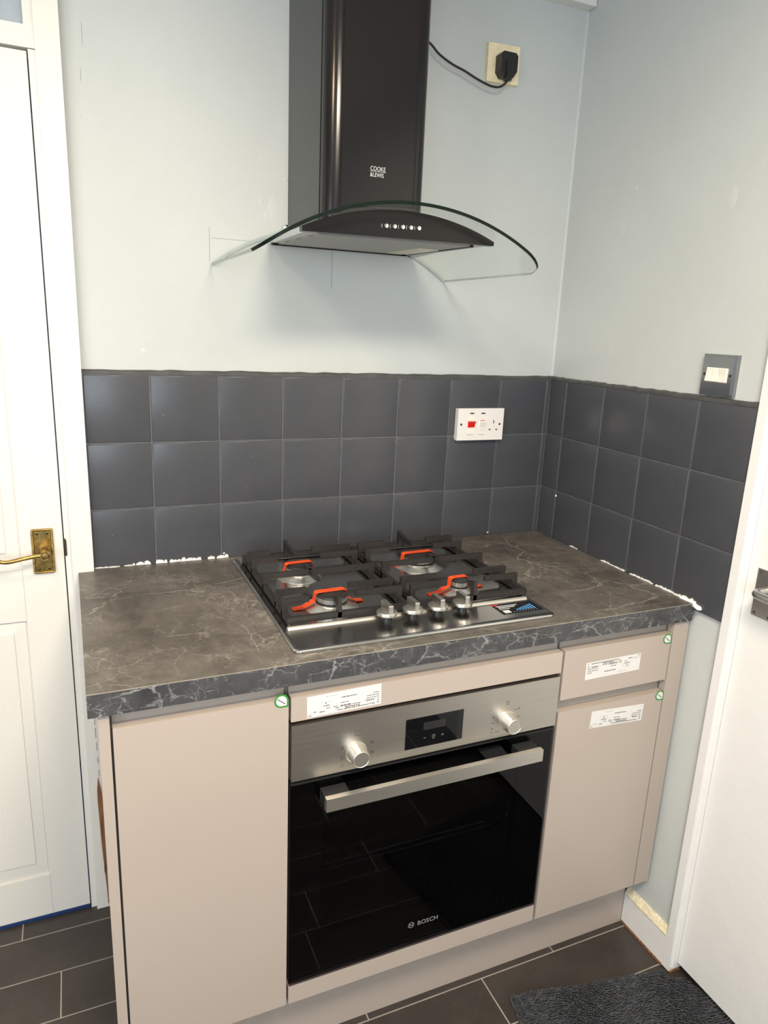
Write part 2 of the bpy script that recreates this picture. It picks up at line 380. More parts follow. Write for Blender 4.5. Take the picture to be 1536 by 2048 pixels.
win = mk('window_2', B((WX0, WX1, YR-0.07, YR-0.02, WZ0, WZ0+0.06), (WX0, WX1, YR-0.07, YR-0.02, WZ1-0.06, WZ1), (WX0, WX0+0.06, YR-0.07, YR-0.02, WZ0+0.06, WZ1-0.06), (WX1-0.06, WX1, YR-0.07, YR-0.02, WZ0+0.06, WZ1-0.06), (-1.93, -1.87, YR-0.07, YR-0.02, WZ0+0.06, WZ1-0.06)), 'white', kind='structure', label='white framed window in the wall behind the viewer')
mk('pane', B((WX0+0.06, -1.93, YR-0.048, YR-0.042, WZ0+0.06, WZ1-0.06)), 'hood_glass', win)
mk('pane', B((-1.87, WX1-0.06, YR-0.048, YR-0.042, WZ0+0.06, WZ1-0.06)), 'hood_glass', win)

w3 = mk('added_window_frame', B((XL, XL+0.03, -2.32, -1.18, 0.96, 1.02), (XL, XL+0.03, -2.32, -1.18, 2.08, 2.14), (XL, XL+0.03, -2.32, -2.26, 1.02, 2.08), (XL, XL+0.03, -1.24, -1.18, 1.02, 2.08)), 'white', kind='structure', label='white window frame added on the solid left wall around the side light')  # frame and pane added around the side light; the wall has no opening
mk('pane', B((XL+0.004, XL+0.010, -2.26, -1.24, 1.02, 2.08)), 'frost', w3)
# floor: joint bed plus single plank tiles
floor = mk('floor', B((XL-0.1, 0.12, YR-0.1, 0.11, -0.06, -0.0012)), 'grout', kind='structure', label='dark brown plank tile floor with pale joints')
ROW = 0.1277; LEN = 0.51; G = 0.0016
joint = {0: -1.48, 1: -1.17, 2: -1.389, 3: -1.02, 4: -0.237, 5: -0.4506, 6: -0.10, 7: -0.30}
tile_mesh = {}
def floor_tile(x0, x1, y0, y1):
    key = (round(x1-x0, 4), round(y1-y0, 4))
    cx, cy = (x0+x1)/2, (y0+y1)/2
    if key not in tile_mesh:
        bm = bmesh.new(); w, d = (x1-x0)/2-G, (y1-y0)/2-G
        box(bm, -w, w, -d, d, -0.008, 0)
        bmesh.ops.bevel(bm, geom=[e for e in bm.edges if all(v.co.z > -0.001 for v in e.verts)], offset=0.0006, segments=1, affect='EDGES')
        me = bpy.data.meshes.new('floor_tile'); bm.to_mesh(me); bm.free(); me.materials.append(M['floor']); tile_mesh[key] = me
    o = bpy.data.objects.new('floor_tile', tile_mesh[key]); COL.objects.link(o); o.parent = floor
    o.location = Vector((cx, cy, 0)) - ORG[floor]
for r in range(0, 27):
    y1 = -0.0573 - ROW*(r-1) if r else 0.1; y0 = -0.0573 - ROW*r
    if r == 0: y1 = y0 + ROW
    if y0 < YR: y0 = YR
    j = joint.get(r, -(0.21*r*1.37 % LEN))
    j -= LEN*math.ceil((j-0.1)/LEN)
    xs = [0.1]; x = j
    while x > 0.1: x -= LEN
    while x > XL: 
        if xs[-1]-x > 0.02: xs.append(x)
        x -= LEN
    xs.append(XL)
    for a, b in zip(xs[1:], xs): floor_tile(a, b, y0, y1)

# wall tiles, three rows; one object per tile
Z0 = 1.3992; PR = 0.1567; PC = 0.1573
def bevel_tile(nu, nv, th=0.008, bv=0.0020):
    bm = bmesh.new(); box(bm, -nu/2, nu/2, -th, 0, -nv/2, nv/2)     # front face at y=-th
    es = [e for e in bm.edges if all(v.co.y < -th+1e-5 for v in e.verts)]
    bmesh.ops.bevel(bm, geom=es, offset=bv, segments=3, profile=0.5, affect='EDGES')
    me = bpy.data.meshes.new('wall_tile'); bm.to_mesh(me); bm.free(); me.materials.append(M['tile'])
    for p in me.polygons: p.use_smooth = True
    me.set_sharp_from_angle(angle=math.radians(50))
    return me
wt_cache = {}
def wall_tile(wall, a0, a1, z0, z1, side):
    g = 0.0019; w, h = round(a1-a0-2*g, 4), round(z1-z0-2*g, 4)
    if (w, h) not in wt_cache: wt_cache[(w, h)] = bevel_tile(w, h)
    o = bpy.data.objects.new('wall_tile', wt_cache[(w, h)]); COL.objects.link(o); o.parent = wall
    t = 0.0022
    rx, rz = random.uniform(-t, t), random.uniform(-t, t)
    if side == 'back':
        o.location = Vector(((a0+a1)/2, P0 - random.uniform(0, 0.0006), (z0+z1)/2)) - ORG[wall]; o.rotation_euler = (rx, 0, rz)
    else:
        o.location = Vector((P0 - random.uniform(0, 0.0006), (a0+a1)/2, (z0+z1)/2)) - ORG[wall]; o.rotation_euler = (0, rx, -math.pi/2 + rz)
rows = [(Z0-PR*(k+1), Z0-PR*k) for k in range(3)]
cols = [-0.0135-PC*(8-c) for c in range(9)]; cols[0] = -1.2575
for z0, z1 in rows:
    for a, b in zip(cols, cols[1:]): wall_tile(wall_back, a, b, z0, z1, 'back')
    wall_tile(wall_back, -0.0135, -0.0005, z0, z1, 'back')
rc = [0.0, -0.0768] + [-0.0768-PC*k for k in range(1, 4)] + [-0.7012]
for z0, z1 in rows:
    for b, a in zip(rc, rc[1:]): wall_tile(wall_right, a, b, z0, z1, 'right')
ZB = rows[2][0]
mk('grout_bed', B((-1.2575, P0-0.0002, 0.0014, P0+0.002, ZB, Z0)), 'grout_paint', wall_back)
mk('grout_bed', B((0.0014, P0+0.002, -0.70, 0.0012, ZB, Z0)), 'grout_paint', wall_right)
def wavy_strip(along, a0, a1, zlo, zhi, d0, d1):
    """painted edge on top of the tiles with a slightly uneven upper line"""
    bm = bmesh.new(); n = 60; pr = None
    for i in range(n+1):
        a = a0+(a1-a0)*i/n; z = zhi + random.uniform(-0.0012, 0.0012)
        ring = [(d0, zlo), (d0, z-0.004), (d0+0.003, z), (d1, z), (d1, zlo)]
        r = [bm.verts.new((a, d, h) if along == 'x' else (d, a, h)) for d, h in ring]
        if pr:
            for k in range(5): bm.faces.new((pr[k], pr[(k+1) % 5], r[(k+1) % 5], r[k]))
        else: bm.faces.new(list(reversed(r)))
        pr = r
    bm.faces.new(pr); return bm
mk('tile_edging', wavy_strip('x', -1.2575, 0.0, Z0+0.0005, 1.4100, -0.0005, P0+0.001), 'edging', wall_back, label='dark painted strip along the top of the tiles')
mk('tile_edging', wavy_strip('y', -0.70, 0.0, Z0+0.0005, 1.4100, -0.0005, P0+0.001), 'edging', wall_right, label='dark painted strip along the top of the tiles')

# pencil lines, filler patches and knocks on the plaster
def mark_back(name, x0, x1, z0, z1, mat, d=0.0006): mk(name, B((x0, x1, P0-d, P0, z0, z1)), mat, wall_back)
mark_back('pencil_line', -0.9722, -0.9712, 1.655, 1.73, 'pencil')
mark_back('pencil_line', -0.968, -0.858, 1.7065, 1.7073, 'pencil')
mark_back('pencil_line', -0.6775, -0.6763, 1.615, 1.70, 'pencil')
mark_back('pencil_line', -1.2165, -1.2158, 2.05, 2.09, 'pencil')
mark_back('pencil_line', -1.2235, -1.2225, 1.985, 2.006, 'pencil')
def blob(bm, c, r, flat, axis):
    n = 14; k = [random.uniform(0.75, 1.2) for _ in range(n)]
    cv = bm.verts.new(c); ring = []
    for i in range(n):
        a = 2*math.pi*i/n; u = r*k[i]*math.cos(a); w = r*k[i]*math.sin(a)*flat
        ring.append(bm.verts.new((c[0]+u, P0-0.0002, c[2]+w) if axis == 'y' else (P0-0.0002, c[1]+u, c[2]+w)))
    for i in range(n): bm.faces.new((cv, ring[i], ring[(i+1) % n]))
for x, z, r, fl in ((-0.7965, 1.848, 0.006, 0.8), (-0.839, 1.766, 0.009, 0.9), (-0.823, 1.785, 0.012, 2.2), (-0.852, 1.795, 0.006, 1.4), (-1.1236, 1.451, 0.006, 1.2), (-1.2015, 1.891, 0.004, 1.0), (-1.2286, 1.92, 0.003, 1.0), (-0.285, 2.128, 0.006, 1.0), (-0.36, 2.255, 0.009, 0.4), (-0.545, 1.66, 0.012, 0.5)):
    bm = bmesh.new(); blob(bm, (x, P0-0.0014, z), r, fl, 'y'); mk('filler_patch', bm, 'filler_patch', wall_back, smooth='all')
for y, z, r, fl in ((-0.544, 1.818, 0.012, 2.4), (-0.219, 1.787, 0.012, 1.5), (-0.642, 0.838, 0.003, 1.0), (-0.659, 0.79, 0.003, 1.0), (-0.25, 1.88, 0.008, 0.8)):
    bm = bmesh.new(); blob(bm, (P0-0.0014, y, z), r, fl, 'x'); mk('filler_patch', bm, 'filler_patch', wall_right, smooth='all')
# paint chips on the tiles
for x, z in ((-0.1745, 0.952), (-0.951, 0.956), (-0.794, 0.958)):
    bm = bmesh.new(); lathe(bm, [(0.0025, 0), (0.002, 0.0008), (0, 0.001)], (x, -0.0004, z), (0, -1, 0), 8); mk('paint_chip', bm, 'plaster', wall_back)
bm = bmesh.new(); lathe(bm, [(0.0035, 0), (0.003, 0.0012), (0, 0.0016)], (-0.0004, -0.078, 1.072), (-1, 0, 0), 10); mk('paint_chip', bm, 'plaster', wall_right)
def chips(n, fn, wall):
    bm = bmesh.new()
    for _ in range(n):
        lathe(bm, [(random.uniform(0.0004, 0.0009), 0), (0, 0.0005)], *fn(), 6)
    mk('paint_specks', bm, 'filler_patch', wall, kind='stuff')
chips(40, lambda: ((random.uniform(-1.25, -0.02), -0.0002, random.uniform(0.97, 1.38)), (0, -1, 0)), wall_back)
chips(12, lambda: ((-0.0002, random.uniform(-0.68, -0.1), random.uniform(0.97, 1.38)), (-1, 0, 0)), wall_right)

# batten under the ceiling on the back wall
mk('trim_1', B((-1.2, 0.006, -0.026, P0, 2.338, CEIL)), 'white', bevel=0.004, kind='structure', label='white batten under the ceiling')
# narrow bead of filler up the corner
bm = bmesh.new(); prism(bm, [(P0, P0), (0.004, P0), (0.0062, 0.0062), (P0, 0.004)], 2, 1.411, 2.337)
mk('trim_2', bm, 'wall', kind='structure', label='thin paint filled bead up the corner of the two walls')

# ------------------------------------------------------------------ left door in the back wall with its frame
FD = -0.018
fr = mk('trim_3', B((-1.303, -1.2575, FD, P0+0.09, 0, 2.40)), 'white', bevel=0.003, kind='structure', label='white door frame beside the worktop, with splintered bare wood low down')
mk('jamb', B((-1.3165, -1.303, -0.006, 0.10, 0, 2.022)), 'white', fr, bevel=0.002)
mk('jamb', B((-2.11, -2.075, FD, 0.10, 0, 2.40)), 'white', fr, bevel=0.002)
mk('transom_bar', B((-2.075, -1.303, -0.008, 0.10, 2.0235, 2.055)), 'white', fr, bevel=0.003)
mk('head', B((-2.075, -1.303, -0.008, 0.10, 2.33, 2.40)), 'white', fr, bevel=0.003)
mk('door_stop', B((-1.345, -1.3165, 0.038, 0.10, 0.0, 2.022)), 'white', fr)
mk('door_stop', B((-2.075, -2.045, 0.038, 0.10, 0.0, 2.022)), 'white', fr)
mk('threshold', B((-2.045, -1.345, 0.038, 0.10, 0.0, 0.030)), 'blue', fr)
# splintered strip, split and ragged
bm = bmesh.new(); L = []; Rr = []
prof = [(0.395, 0.0005, 0.0005), (0.36, 0.0045, 0.0045), (0.33, 0.0055, 0.0060), (0.27, 0.0050, 0.0065), (0.20, 0.0045, 0.0065), (0.155, 0.0035, 0.0050), (0.14, 0.0025, 0.0035), (0.115, 0.0030, 0.0045), (0.10, 0.0015, 0.0035), (0.06, 0.0006, 0.002), (0.01, 0.0004, 0.0015)]
for z, a, b in prof:
    c = -1.2795 + (0.395-z)*0.012
    L.append((c-a, z)); Rr.append((c+b, z))
prism(bm, L + list(reversed(Rr)), 1, FD-0.0012, FD+0.004)
mk('bare_wood', bm, 'wood', fr, label='brown splintered bare wood where the paint has split')
bm = bmesh.new()
for i in range(12):
    z = 0.40 + i*0.036
    box(bm, -1.2772-0.0004*i, -1.2763-0.0004*i, FD-0.0006, FD+0.001, z, z+random.uniform(0.012, 0.03))
mk('paint_crack', bm, 'print_dark', fr, label='fine dark crack in the paint')

d1 = empty('door_1', (-1.695, 0.02, 0.012), label='white six panel door with a brass lever handle', kind='structure')
DX0, DX1, DZ0, DZ1 = -2.072, -1.3195, 0.0105, 2.0185
mk('door_leaf', B((DX0, DX1, 0.006, 0.036, DZ0, DZ1)), 'white_grain', d1, bevel=0.001)
def slabpart(name, x0, x1, z0, z1, y0=-0.002, y1=0.006, mat='white_grain', bev=0.0025): mk(name, B((x0, x1, y0, y1, z0, z1)), mat, d1, bevel=bev)
ST = 0.0885; PX = [(DX0+ST, -1.741), (-1.649, DX1-ST)]; PZ = [(0.130, 0.832), (0.958, 1.60), (1.70, 1.91)]
slabpart('stile', DX1-ST, DX1, DZ0, DZ1); slabpart('stile', DX0, DX0+ST, DZ0, DZ1); slabpart('stile', -1.741, -1.649, 0.13, 1.91)
for z0, z1 in ((DZ0, 0.130), (0.832, 0.958), (1.60, 1.70), (1.91, DZ1)):
    slabpart('rail', DX0+ST+0.0004, DX1-ST-0.0004, z0, z1)
for x0, x1 in PX:
    for z0, z1 in PZ:
        bm = bmesh.new()
        o_ = [(x0+0.004, z0+0.004), (x1-0.004, z0+0.004), (x1-0.004, z1-0.004), (x0+0.004, z1-0.004)]
        a = 0.030; i_ = [(x0+a, z0+a+0.012), (x1-a, z0+a+0.012), (x1-a, z1-a), (x0+a, z1-a)]
        V = [[bm.verts.new((x, y, z)) for x, z in q] for q, y in ((o_, 0.0062), (o_, 0.0035), (i_, 0.0015), (i_, -0.0015))]
        i2 = [(x+0.006*(1 if k in (0, 3) else -1), z+0.006*(1 if k < 2 else -1)) for k, (x, z) in enumerate(i_)]
        V.append([bm.verts.new((x, -0.0015, z)) for x, z in i2])
        for A_, B_ in zip(V, V[1:]):
            for k in range(4): bm.faces.new((A_[k], A_[(k+1) % 4], B_[(k+1) % 4], B_[k]))
        bm.faces.new(V[-1]); bm.faces.new(list(reversed(V[0])))
        mk('raised_panel', bm, 'white_grain', d1)
mk('foot_strip', B((DX0, DX1, -0.004, 0.004, 0.001, 0.0100)), 'blue', d1, label='blue strip along the foot of the door')  # plain blue strip at the foot of the leaf
mk('painted_edge', B((DX1, DX1+0.0012, -0.0015, 0.034, 0.014, 0.42)), 'blue', d1, label='blue painted edge of the door')
# brass handle
hp = mk('handle_plate', B((-1.3835, -1.3405, -0.0065, -0.002, 0.9475, 1.0515)), 'brass', d1, bevel=0.001, label='tarnished brass backplate with a rope border')
def rope(p, q):
    p, q = Vector(p), Vector(q); n = int((q-p).length/0.0011); pts = [p.lerp(q, i/n) for i in range(n+1)]
    bm = bmesh.new(); tube(bm, pts, [0.0032 if i % 3 else 0.0022 for i in range(n+1)], 8); return bm
YH = -0.0065
for p, q in (((-1.382, YH, 0.949), (-1.382, YH, 1.050)), ((-1.342, YH, 0.949), (-1.342, YH, 1.050)), ((-1.382, YH, 0.949), (-1.342, YH, 0.949)), ((-1.382, YH, 1.050), (-1.342, YH, 1.050))):
    mk('rope_border', rope(p, q), 'brass', hp, smooth='all')
for x in (-1.3725, -1.3515):
    for z in (0.9575, 1.0415):
        bm = bmesh.new(); lathe(bm, [(0.0032, 0), (0.0032, 0.0012), (0.002, 0.0018), (0, 0.002)], (x, -0.0064, z), (0, -1, 0), 14); mk('screw', bm, 'screw', hp, smooth=True)
lv = mk('lever', (lambda b: (tube(b, spline([(-1.3575, -0.045, 1.0005), (-1.372, -0.0475, 1.0015), (-1.39, -0.0485, 0.9995), (-1.412, -0.0485, 0.9955), (-1.432, -0.0485, 0.9925), (-1.445, -0.0485, 0.9945), (-1.456, -0.0485, 0.9985), (-1.468, -0.0485, 0.998)], 5), [0.0065]*4+[0.0048]*8+[0.0044]*14+[0.005]*3+[0.006]*7, 12), b)[1])(bmesh.new()), 'brass', d1, smooth='all', label='brass lever with beaded upper edge')
bm = bmesh.new(); lathe(bm, [(0.0125, 0), (0.0125, 0.004), (0.009, 0.008), (0.0085, 0.020), (0.0105, 0.026), (0.0105, 0.044), (0.007, 0.048), (0, 0.049)], (-1.3575, -0.0064, 1.0005), (0, -1, 0), 24); mk('spindle', bm, 'brass', lv, smooth=True)
bm = bmesh.new()
for i in range(18):
    t = i/17; x = -1.376-0.05*t; z = 1.0055-0.0085*t
    lathe(bm, [(0, -0.0016), (0.0014, -0.0008), (0.0014, 0.0008), (0, 0.0016)], (x, -0.0485, z), (0, 0, 1), 8)
mk('beading', bm, 'brass', lv, smooth='all')
bm = bmesh.new(); box(bm, -1.3172, -1.3125, -0.0085, -0.003, 0.985, 1.022); box(bm, -1.317, -1.314, -0.010, -0.003, 1.006, 1.026)
mk('latch_keep', bm, 'screw', fr, bevel=0.001, label='small dark metal latch keep in the frame')

# transom light over the left door
w1 = mk('window_1', B((-2.075, -1.303, 0.0, 0.05, 2.055, 2.0655), (-1.3215, -1.303, 0.0, 0.05, 2.0655, 2.33), (-2.075, -2.057, 0.0, 0.05, 2.0655, 2.33), (-2.057, -1.3215, 0.0, 0.05, 2.318, 2.33)), 'white', bevel=0.002, kind='structure', label='transom window over the left door')
mk('pane', B((-2.057, -1.3215, 0.018, 0.024, 2.0655, 2.318)), 'frost', w1, label='frosted bluish pane')

# ------------------------------------------------------------------ right door, frame and skirting
fr2 = mk('trim_4', B((-0.005, 0.10, -0.7230, -0.7020, 0.004, 2.10)), 'white_cool', bevel=0.003, kind='structure', label='chipped white door frame on the right wall')
mk('bead', B((0.004, 0.10, -0.7275, -0.7230, 0.012, 2.06)), 'white_cool', fr2, bevel=0.0015)
mk('jamb', B((-0.005, 0.10, -1.60, -1.555, 0.0, 2.10)), 'white_cool', fr2, bevel=0.004)
mk('head', B((-0.005, 0.10, -1.555, -0.7275, 2.06, 2.10)), 'white_cool', fr2, bevel=0.003)
mk('threshold', B((0.058, 0.10, -1.555, -0.7275, 0.0, 0.030)), 'wood', fr2)
mk('bare_wood', B((-0.003, 0.03, -0.7265, -0.7055, 0.0005, 0.0038)), 'wood', fr2)
d2 = empty('door_2', (0.036, -1.14, 0.0), label='white flush door with a satin lever handle on the right wall', kind='structure')
mk('door_leaf', B((0.017, 0.055, -1.553, -0.7285, 0.028, 2.057)), 'white_cool', d2, bevel=0.002)
hp2 = mk('handle_plate', B((0.0135, 0.0170, -0.8030, -0.7535, 0.9710, 1.0740)), 'chrome_satin', d2, bevel=0.0016, label='satin metal backplate')
for y in (-0.7610, -0.7950):
    for z in (0.9780, 1.0670):
        bm = bmesh.new(); lathe(bm, [(0.0035, 0), (0.003, 0.0008), (0.0012, 0.0004), (0, 0.0002)], (0.0136, y, z), (-1, 0, 0), 14); mk('screw', bm, 'print_dark', hp2)
bm = bmesh.new(); tube(bm, spline([(0.015, -0.7860, 1.036), (0.0, -0.7860, 1.0355), (-0.018, -0.7860, 1.0345), (-0.027, -0.7890, 1.0340), (-0.031, -0.7985, 1.0335), (-0.031, -0.83, 1.033), (-0.031, -0.89, 1.032)], 6), 0.0088, 14)
mk('lever', bm, 'chrome_satin', d2, smooth='all')
sk = mk('baseboard_right', (lambda b: (prism(b, [(P0+0.004, 0.004), (-0.005, 0.004), (-0.005, 0.092), (0.003, 0.106), (P0+0.004, 0.106)], 1, -0.7018, -0.5525), b)[1])(bmesh.new()), 'white_cool', kind='structure', label='short white skirting board between plinth and door frame')
bm = bmesh.new(); n = 26; pr = None
for i in range(n+1):
    y = -0.7010 + 0.145*i/n; j = lambda s: random.uniform(-s, s)
    ring = [(-0.0054+j(0.0008), 0.088+j(0.003)), (-0.0062, 0.0925), (0.0028, 0.1078+j(0.001)), (P0, 0.108+j(0.002)), (P0, 0.10)]
    r = [bm.verts.new((a, y, z)) for a, z in ring]
    if pr:
        for k in range(5): bm.faces.new((pr[k], pr[(k+1) % 5], r[(k+1) % 5], r[k]))
    else: bm.faces.new(r)
    pr = r
bm.faces.new(list(reversed(pr)))
mk('worn_top_edge', bm, 'cream_worn', sk, label='yellowed worn paint on the top edge')
bm = bmesh.new(); prism(bm, [(0.004, 0.0), (-0.0065, 0.0), (-0.0055, 0.006), (0.004, 0.006)], 1, -0.7005, -0.553); mk('bare_foot', bm, 'wood', sk)

# ------------------------------------------------------------------ worktop
ZW, ZWB, YF = 0.9451, 0.9035, -0.6222
XW = -1.2875
wt = empty('worktop', (-0.65, -0.31, ZWB), 'dark brown grey marble effect laminate worktop with slate edging', 'worktop')
bm = bmesh.new()
prism(bm, [(XW, YF+0.0015), (-0.002, YF+0.0015), (-0.002, -0.0025), (-1.2565, -0.0025), (-1.2565, -0.021), (-1.2915, -0.021)], 2, ZWB, ZW)
mk('slab', bm, 'marble_top', wt)
mk('front_edging', B((XW, -0.002, YF, YF+0.0015, ZWB, ZW-0.0008)), 'marble_edge', wt, label='dark slate front edge with white veins')
mk('edge_line', B((XW, -0.002, YF, YF+0.0015, ZW-0.0008, ZW)), 'edge_line', wt)

# ragged plaster left where old sealant was pulled off
def ragged(along, pts, wall):
    bm = bmesh.new()
    for a0, a1, h in pts:
        a = a0
        while (a1-a) > 0.001:
            w = random.uniform(0.006, 0.02); hh = h*random.uniform(0.45, 1.25); d = random.uniform(0.002, 0.005)
            b = min(a+w, a1); zb = ZW+0.0002
            q = [(a, zb), (b, zb), (b-w*0.15*random.random(), zb+hh*random.uniform(0.5, 1)), ((a+b)/2, zb+hh), (a+w*0.15*random.random(), zb+hh*random.uniform(0.4, 1))]
            prism(bm, q, 1 if along == 'x' else 0, -d, 0.001)
            a = b
    mk('plaster_residue', bm, 'plaster', wall, kind='stuff', label='ragged white plaster along the back of the worktop')
ragged('x', [(-1.255, -1.20, 0.003), (-1.19, -1.165, 0.004), (-1.163, -1.128, 0.008), (-1.117, -1.09, 0.007), (-1.085, -1.008, 0.010), (-0.992, -0.975, 0.006), (-0.97, -0.94, 0.007)], wall_back)
ragged('y', [(-0.625, -0.585, 0.009), (-0.58, -0.50, 0.006), (-0.49, -0.41, 0.0035), (-0.39, -0.30, 0.003), (-0.20, -0.165, 0.003)], wall_right)
bm = bmesh.new()
for k in range(9): lathe(bm, [(0.004+0.003*random.random(), -0.003), (0.006, 0), (0.004, 0.004), (0, 0.006)], (-0.003, -0.585-0.0065*k, ZW-0.0005-0.0006*k), (0, 0, 1), 7)
mk('plaster_lump', bm, 'plaster', wall_right, kind='stuff', label='lumpy white plaster at the front end of the worktop')

# ------------------------------------------------------------------ base units
YD = -0.616; YC = -0.597
ZD0, ZD1 = 0.1836, 0.8745
def jrail(x0, x1, ztop, zbot):
    """recessed finger-pull rail: hollow curve behind the top of a front"""
    bm = bmesh.new()
    prism(bm, [(-0.6035, ztop), (-0.5985, ztop-0.004), (-0.5955, ztop-0.010), (-0.5955, zbot-0.012), (-0.5860, zbot-0.012), (-0.5860, ztop)], 0, x0, x1); return bm
def front(name, x0, x1, z0, z1, parent, label=None): return mk(name, B((x0, x1, YD, YC, z0, z1)), 'cashmere', parent, bevel=0.0012, label=label)
def leaf(parent, cx, cz, s, flip=1):
    """leaf shaped sticker with a green rim"""
    def outline(r):
        pts = []
        for i in range(25):
            a = math.radians(0 + 270*i/24); pts.append((cx + r*math.cos(a), cz + r*math.sin(a)))
        pts.append((cx + r*0.98, cz - r*0.98)); return pts
    g = mk('leaf_sticker', (lambda b: (prism(b, outline(s), 1, YD-0.0005, YD-0.0001), b)[1])(bmesh.new()), 'green', parent, label='leaf shaped white sticker with a green rim')
    mk('sticker_face', (lambda b: (prism(b, outline(s*0.76), 1, YD-0.0008, YD-0.0005), b)[1])(bmesh.new()), 'paper', g)
    bm = bmesh.new(); q = [(-0.62, 0.32), (-0.52, 0.44), (0.58, -0.44), (0.48, -0.56)]
    prism(bm, [(cx+u*s, cz+v*s) for u, v in q], 1, YD-0.0010, YD-0.0008); mk('sticker_print', bm, 'ink', g)
def paper_label(parent, x0, x1, z0, z1, tilt, flip):
    """printed paper label: ruled boxes and lines of fine print; flip turns it upside down"""
    cx, cz = (x0+x1)/2, (z0+z1)/2; w, h = (x1-x0), (z1-z0); ct, st = math.cos(tilt), math.sin(tilt)
    def tr(u, v):
        if flip: u, v = 1-u, 1-v
        a, b = (u-0.5)*w, (v-0.5)*h
        return (cx+a*ct-b*st, cz+a*st+b*ct)
    def quad(bm, u0, v0, u1, v1, y0, y1):
        prism(bm, [tr(u0, v0), tr(u1, v0), tr(u1, v1), tr(u0, v1)], 1, y0, y1)
    bm = bmesh.new(); quad(bm, 0, 0, 1, 1, YD-0.0003, YD-0.00005); p = mk('paper_label', bm, 'paper', parent, label='white printed paper label')
    bm = bmesh.new(); Y0, Y1 = YD-0.0005, YD-0.0003
    rnd = random.Random(int(x0*1e4))
    def words(u0, u1, v, hh):
        u = u0
        while u < u1-0.01:
            l = rnd.uniform(0.012, 0.05); quad(bm, u, v, min(u+l, u1), v+hh, Y0, Y1); u += l+0.008
    words(0.03, 0.06, 0.86, 0.045); words(0.09, 0.60, 0.87, 0.05); words(0.30, 0.50, 0.79, 0.06); words(0.03, 0.06, 0.76, 0.04); words(0.03, 0.06, 0.66, 0.04)
    words(0.10, 0.21, 0.67, 0.06); words(0.29, 0.40, 0.71, 0.04); words(0.42, 0.56, 0.68, 0.07); words(0.58, 0.64, 0.76, 0.04); words(0.60, 0.66, 0.67, 0.04)
    words(0.70, 0.75, 0.68, 0.04); words(0.77, 0.84, 0.80, 0.05); words(0.88, 0.92, 0.76, 0.04); words(0.95, 0.98, 0.90, 0.035)
    words(0.45, 0.56, 0.54, 0.04); words(0.71, 0.79, 0.54, 0.045); words(0.745, 0.765, 0.40, 0.07)
    words(0.03, 0.22, 0.57, 0.035); words(0.03, 0.22, 0.46, 0.035); words(0.03, 0.11, 0.35, 0.04); words(0.34, 0.55, 0.28, 0.05)
    mk('small_print', bm, 'ink', p, kind='stuff')
    bm = bmesh.new()
    def frame_(u0, v0, u1, v1, t=0.003):
        quad(bm, u0, v0, u1, v0+t*3, Y0, Y1); quad(bm, u0, v1-t*3, u1, v1, Y0, Y1); quad(bm, u0, v0, u0+t, v1, Y0, Y1); quad(bm, u1-t, v0, u1, v1, Y0, Y1)
    frame_(0.69, 0.34, 0.81, 0.62); frame_(0.08, 0.65, 0.25, 0.76); frame_(0.41, 0.65, 0.585, 0.78); frame_(0.94, 0.78, 0.985, 0.97); words(0.60, 0.76, 0.12, 0.03)
    mk('ruled_boxes', bm, 'ink_light', p, kind='stuff')

X_O0, X_O1 = -0.9513, -0.3553
# left cabinet
c1 = empty('base_cabinet', (-1.10, -0.31, 0.0), 'plain cashmere base cabinet with one tall door at the left of the oven', 'cabinet')
mk('carcass', B((-1.2554, -0.9537, -0.590, -0.03, 0.165, 0.9030)), 'carcass', c1)
dl = front('cabinet_door', -1.2515, -0.9560, ZD0, ZD1, c1)
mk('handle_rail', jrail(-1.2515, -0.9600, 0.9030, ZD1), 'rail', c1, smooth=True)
leaf(dl, -0.9695, 0.8735, 0.0130)
ep = mk('end_panel', B((-1.2730, -1.2555, YD, -0.032, 0.0, 0.9030)), ['cashmere_gloss'], bevel=0.001, label='narrow cashmere end panel standing beside the door frame', cat='panel')
# oven housing
c2 = empty('oven_housing', (-0.653, -0.31, 0.0), 'cashmere oven housing unit with a fascia above and below the oven', 'cabinet')
mk('housing_side', B((-0.9535, -0.9515, -0.59, -0.03, 0.165, 0.9030)), 'carcass', c2)
mk('housing_side', B((-0.3550, -0.3530, -0.59, -0.03, 0.165, 0.9030)), 'carcass', c2)
tf = front('fascia', X_O0, X_O1, 0.8269, 0.8757, c2, 'cashmere strip above the oven')
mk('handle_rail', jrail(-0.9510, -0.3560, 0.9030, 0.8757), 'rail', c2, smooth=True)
front('fascia', X_O0, X_O1-0.001, ZD0, 0.2262, c2, 'cashmere strip below the oven')
paper_label(tf, -0.9215, -0.7750, 0.8312, 0.8735, 0.02, True)
# right cabinet with drawer and door
c3 = empty('drawer_cabinet', (-0.20, -0.31, 0.0), 'narrow cashmere cabinet with one drawer over a door, right of the oven', 'cabinet')
XR0, XR1 = -0.3493, -0.0509
mk('carcass', B((-0.3528, -0.0478, -0.585, -0.03, 0.165, 0.9030)), 'carcass', c3)
dr = front('drawer_front', XR0, XR1, 0.7595, 0.8757, c3)
dd = front('cabinet_door', XR0, XR1, ZD0, 0.7291, c3)
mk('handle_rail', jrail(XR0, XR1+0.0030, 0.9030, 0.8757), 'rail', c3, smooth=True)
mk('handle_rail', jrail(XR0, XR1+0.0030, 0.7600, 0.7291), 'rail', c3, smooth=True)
paper_label(dr, -0.2885, -0.1360, 0.7985, 0.8395, 0.01, False)
paper_label(dd, -0.2575, -0.1060, 0.6690, 0.7110, -0.055, True)
leaf(dr, -0.0625, 0.8640, 0.0125); leaf(dd, -0.0600, 0.7200, 0.0125)
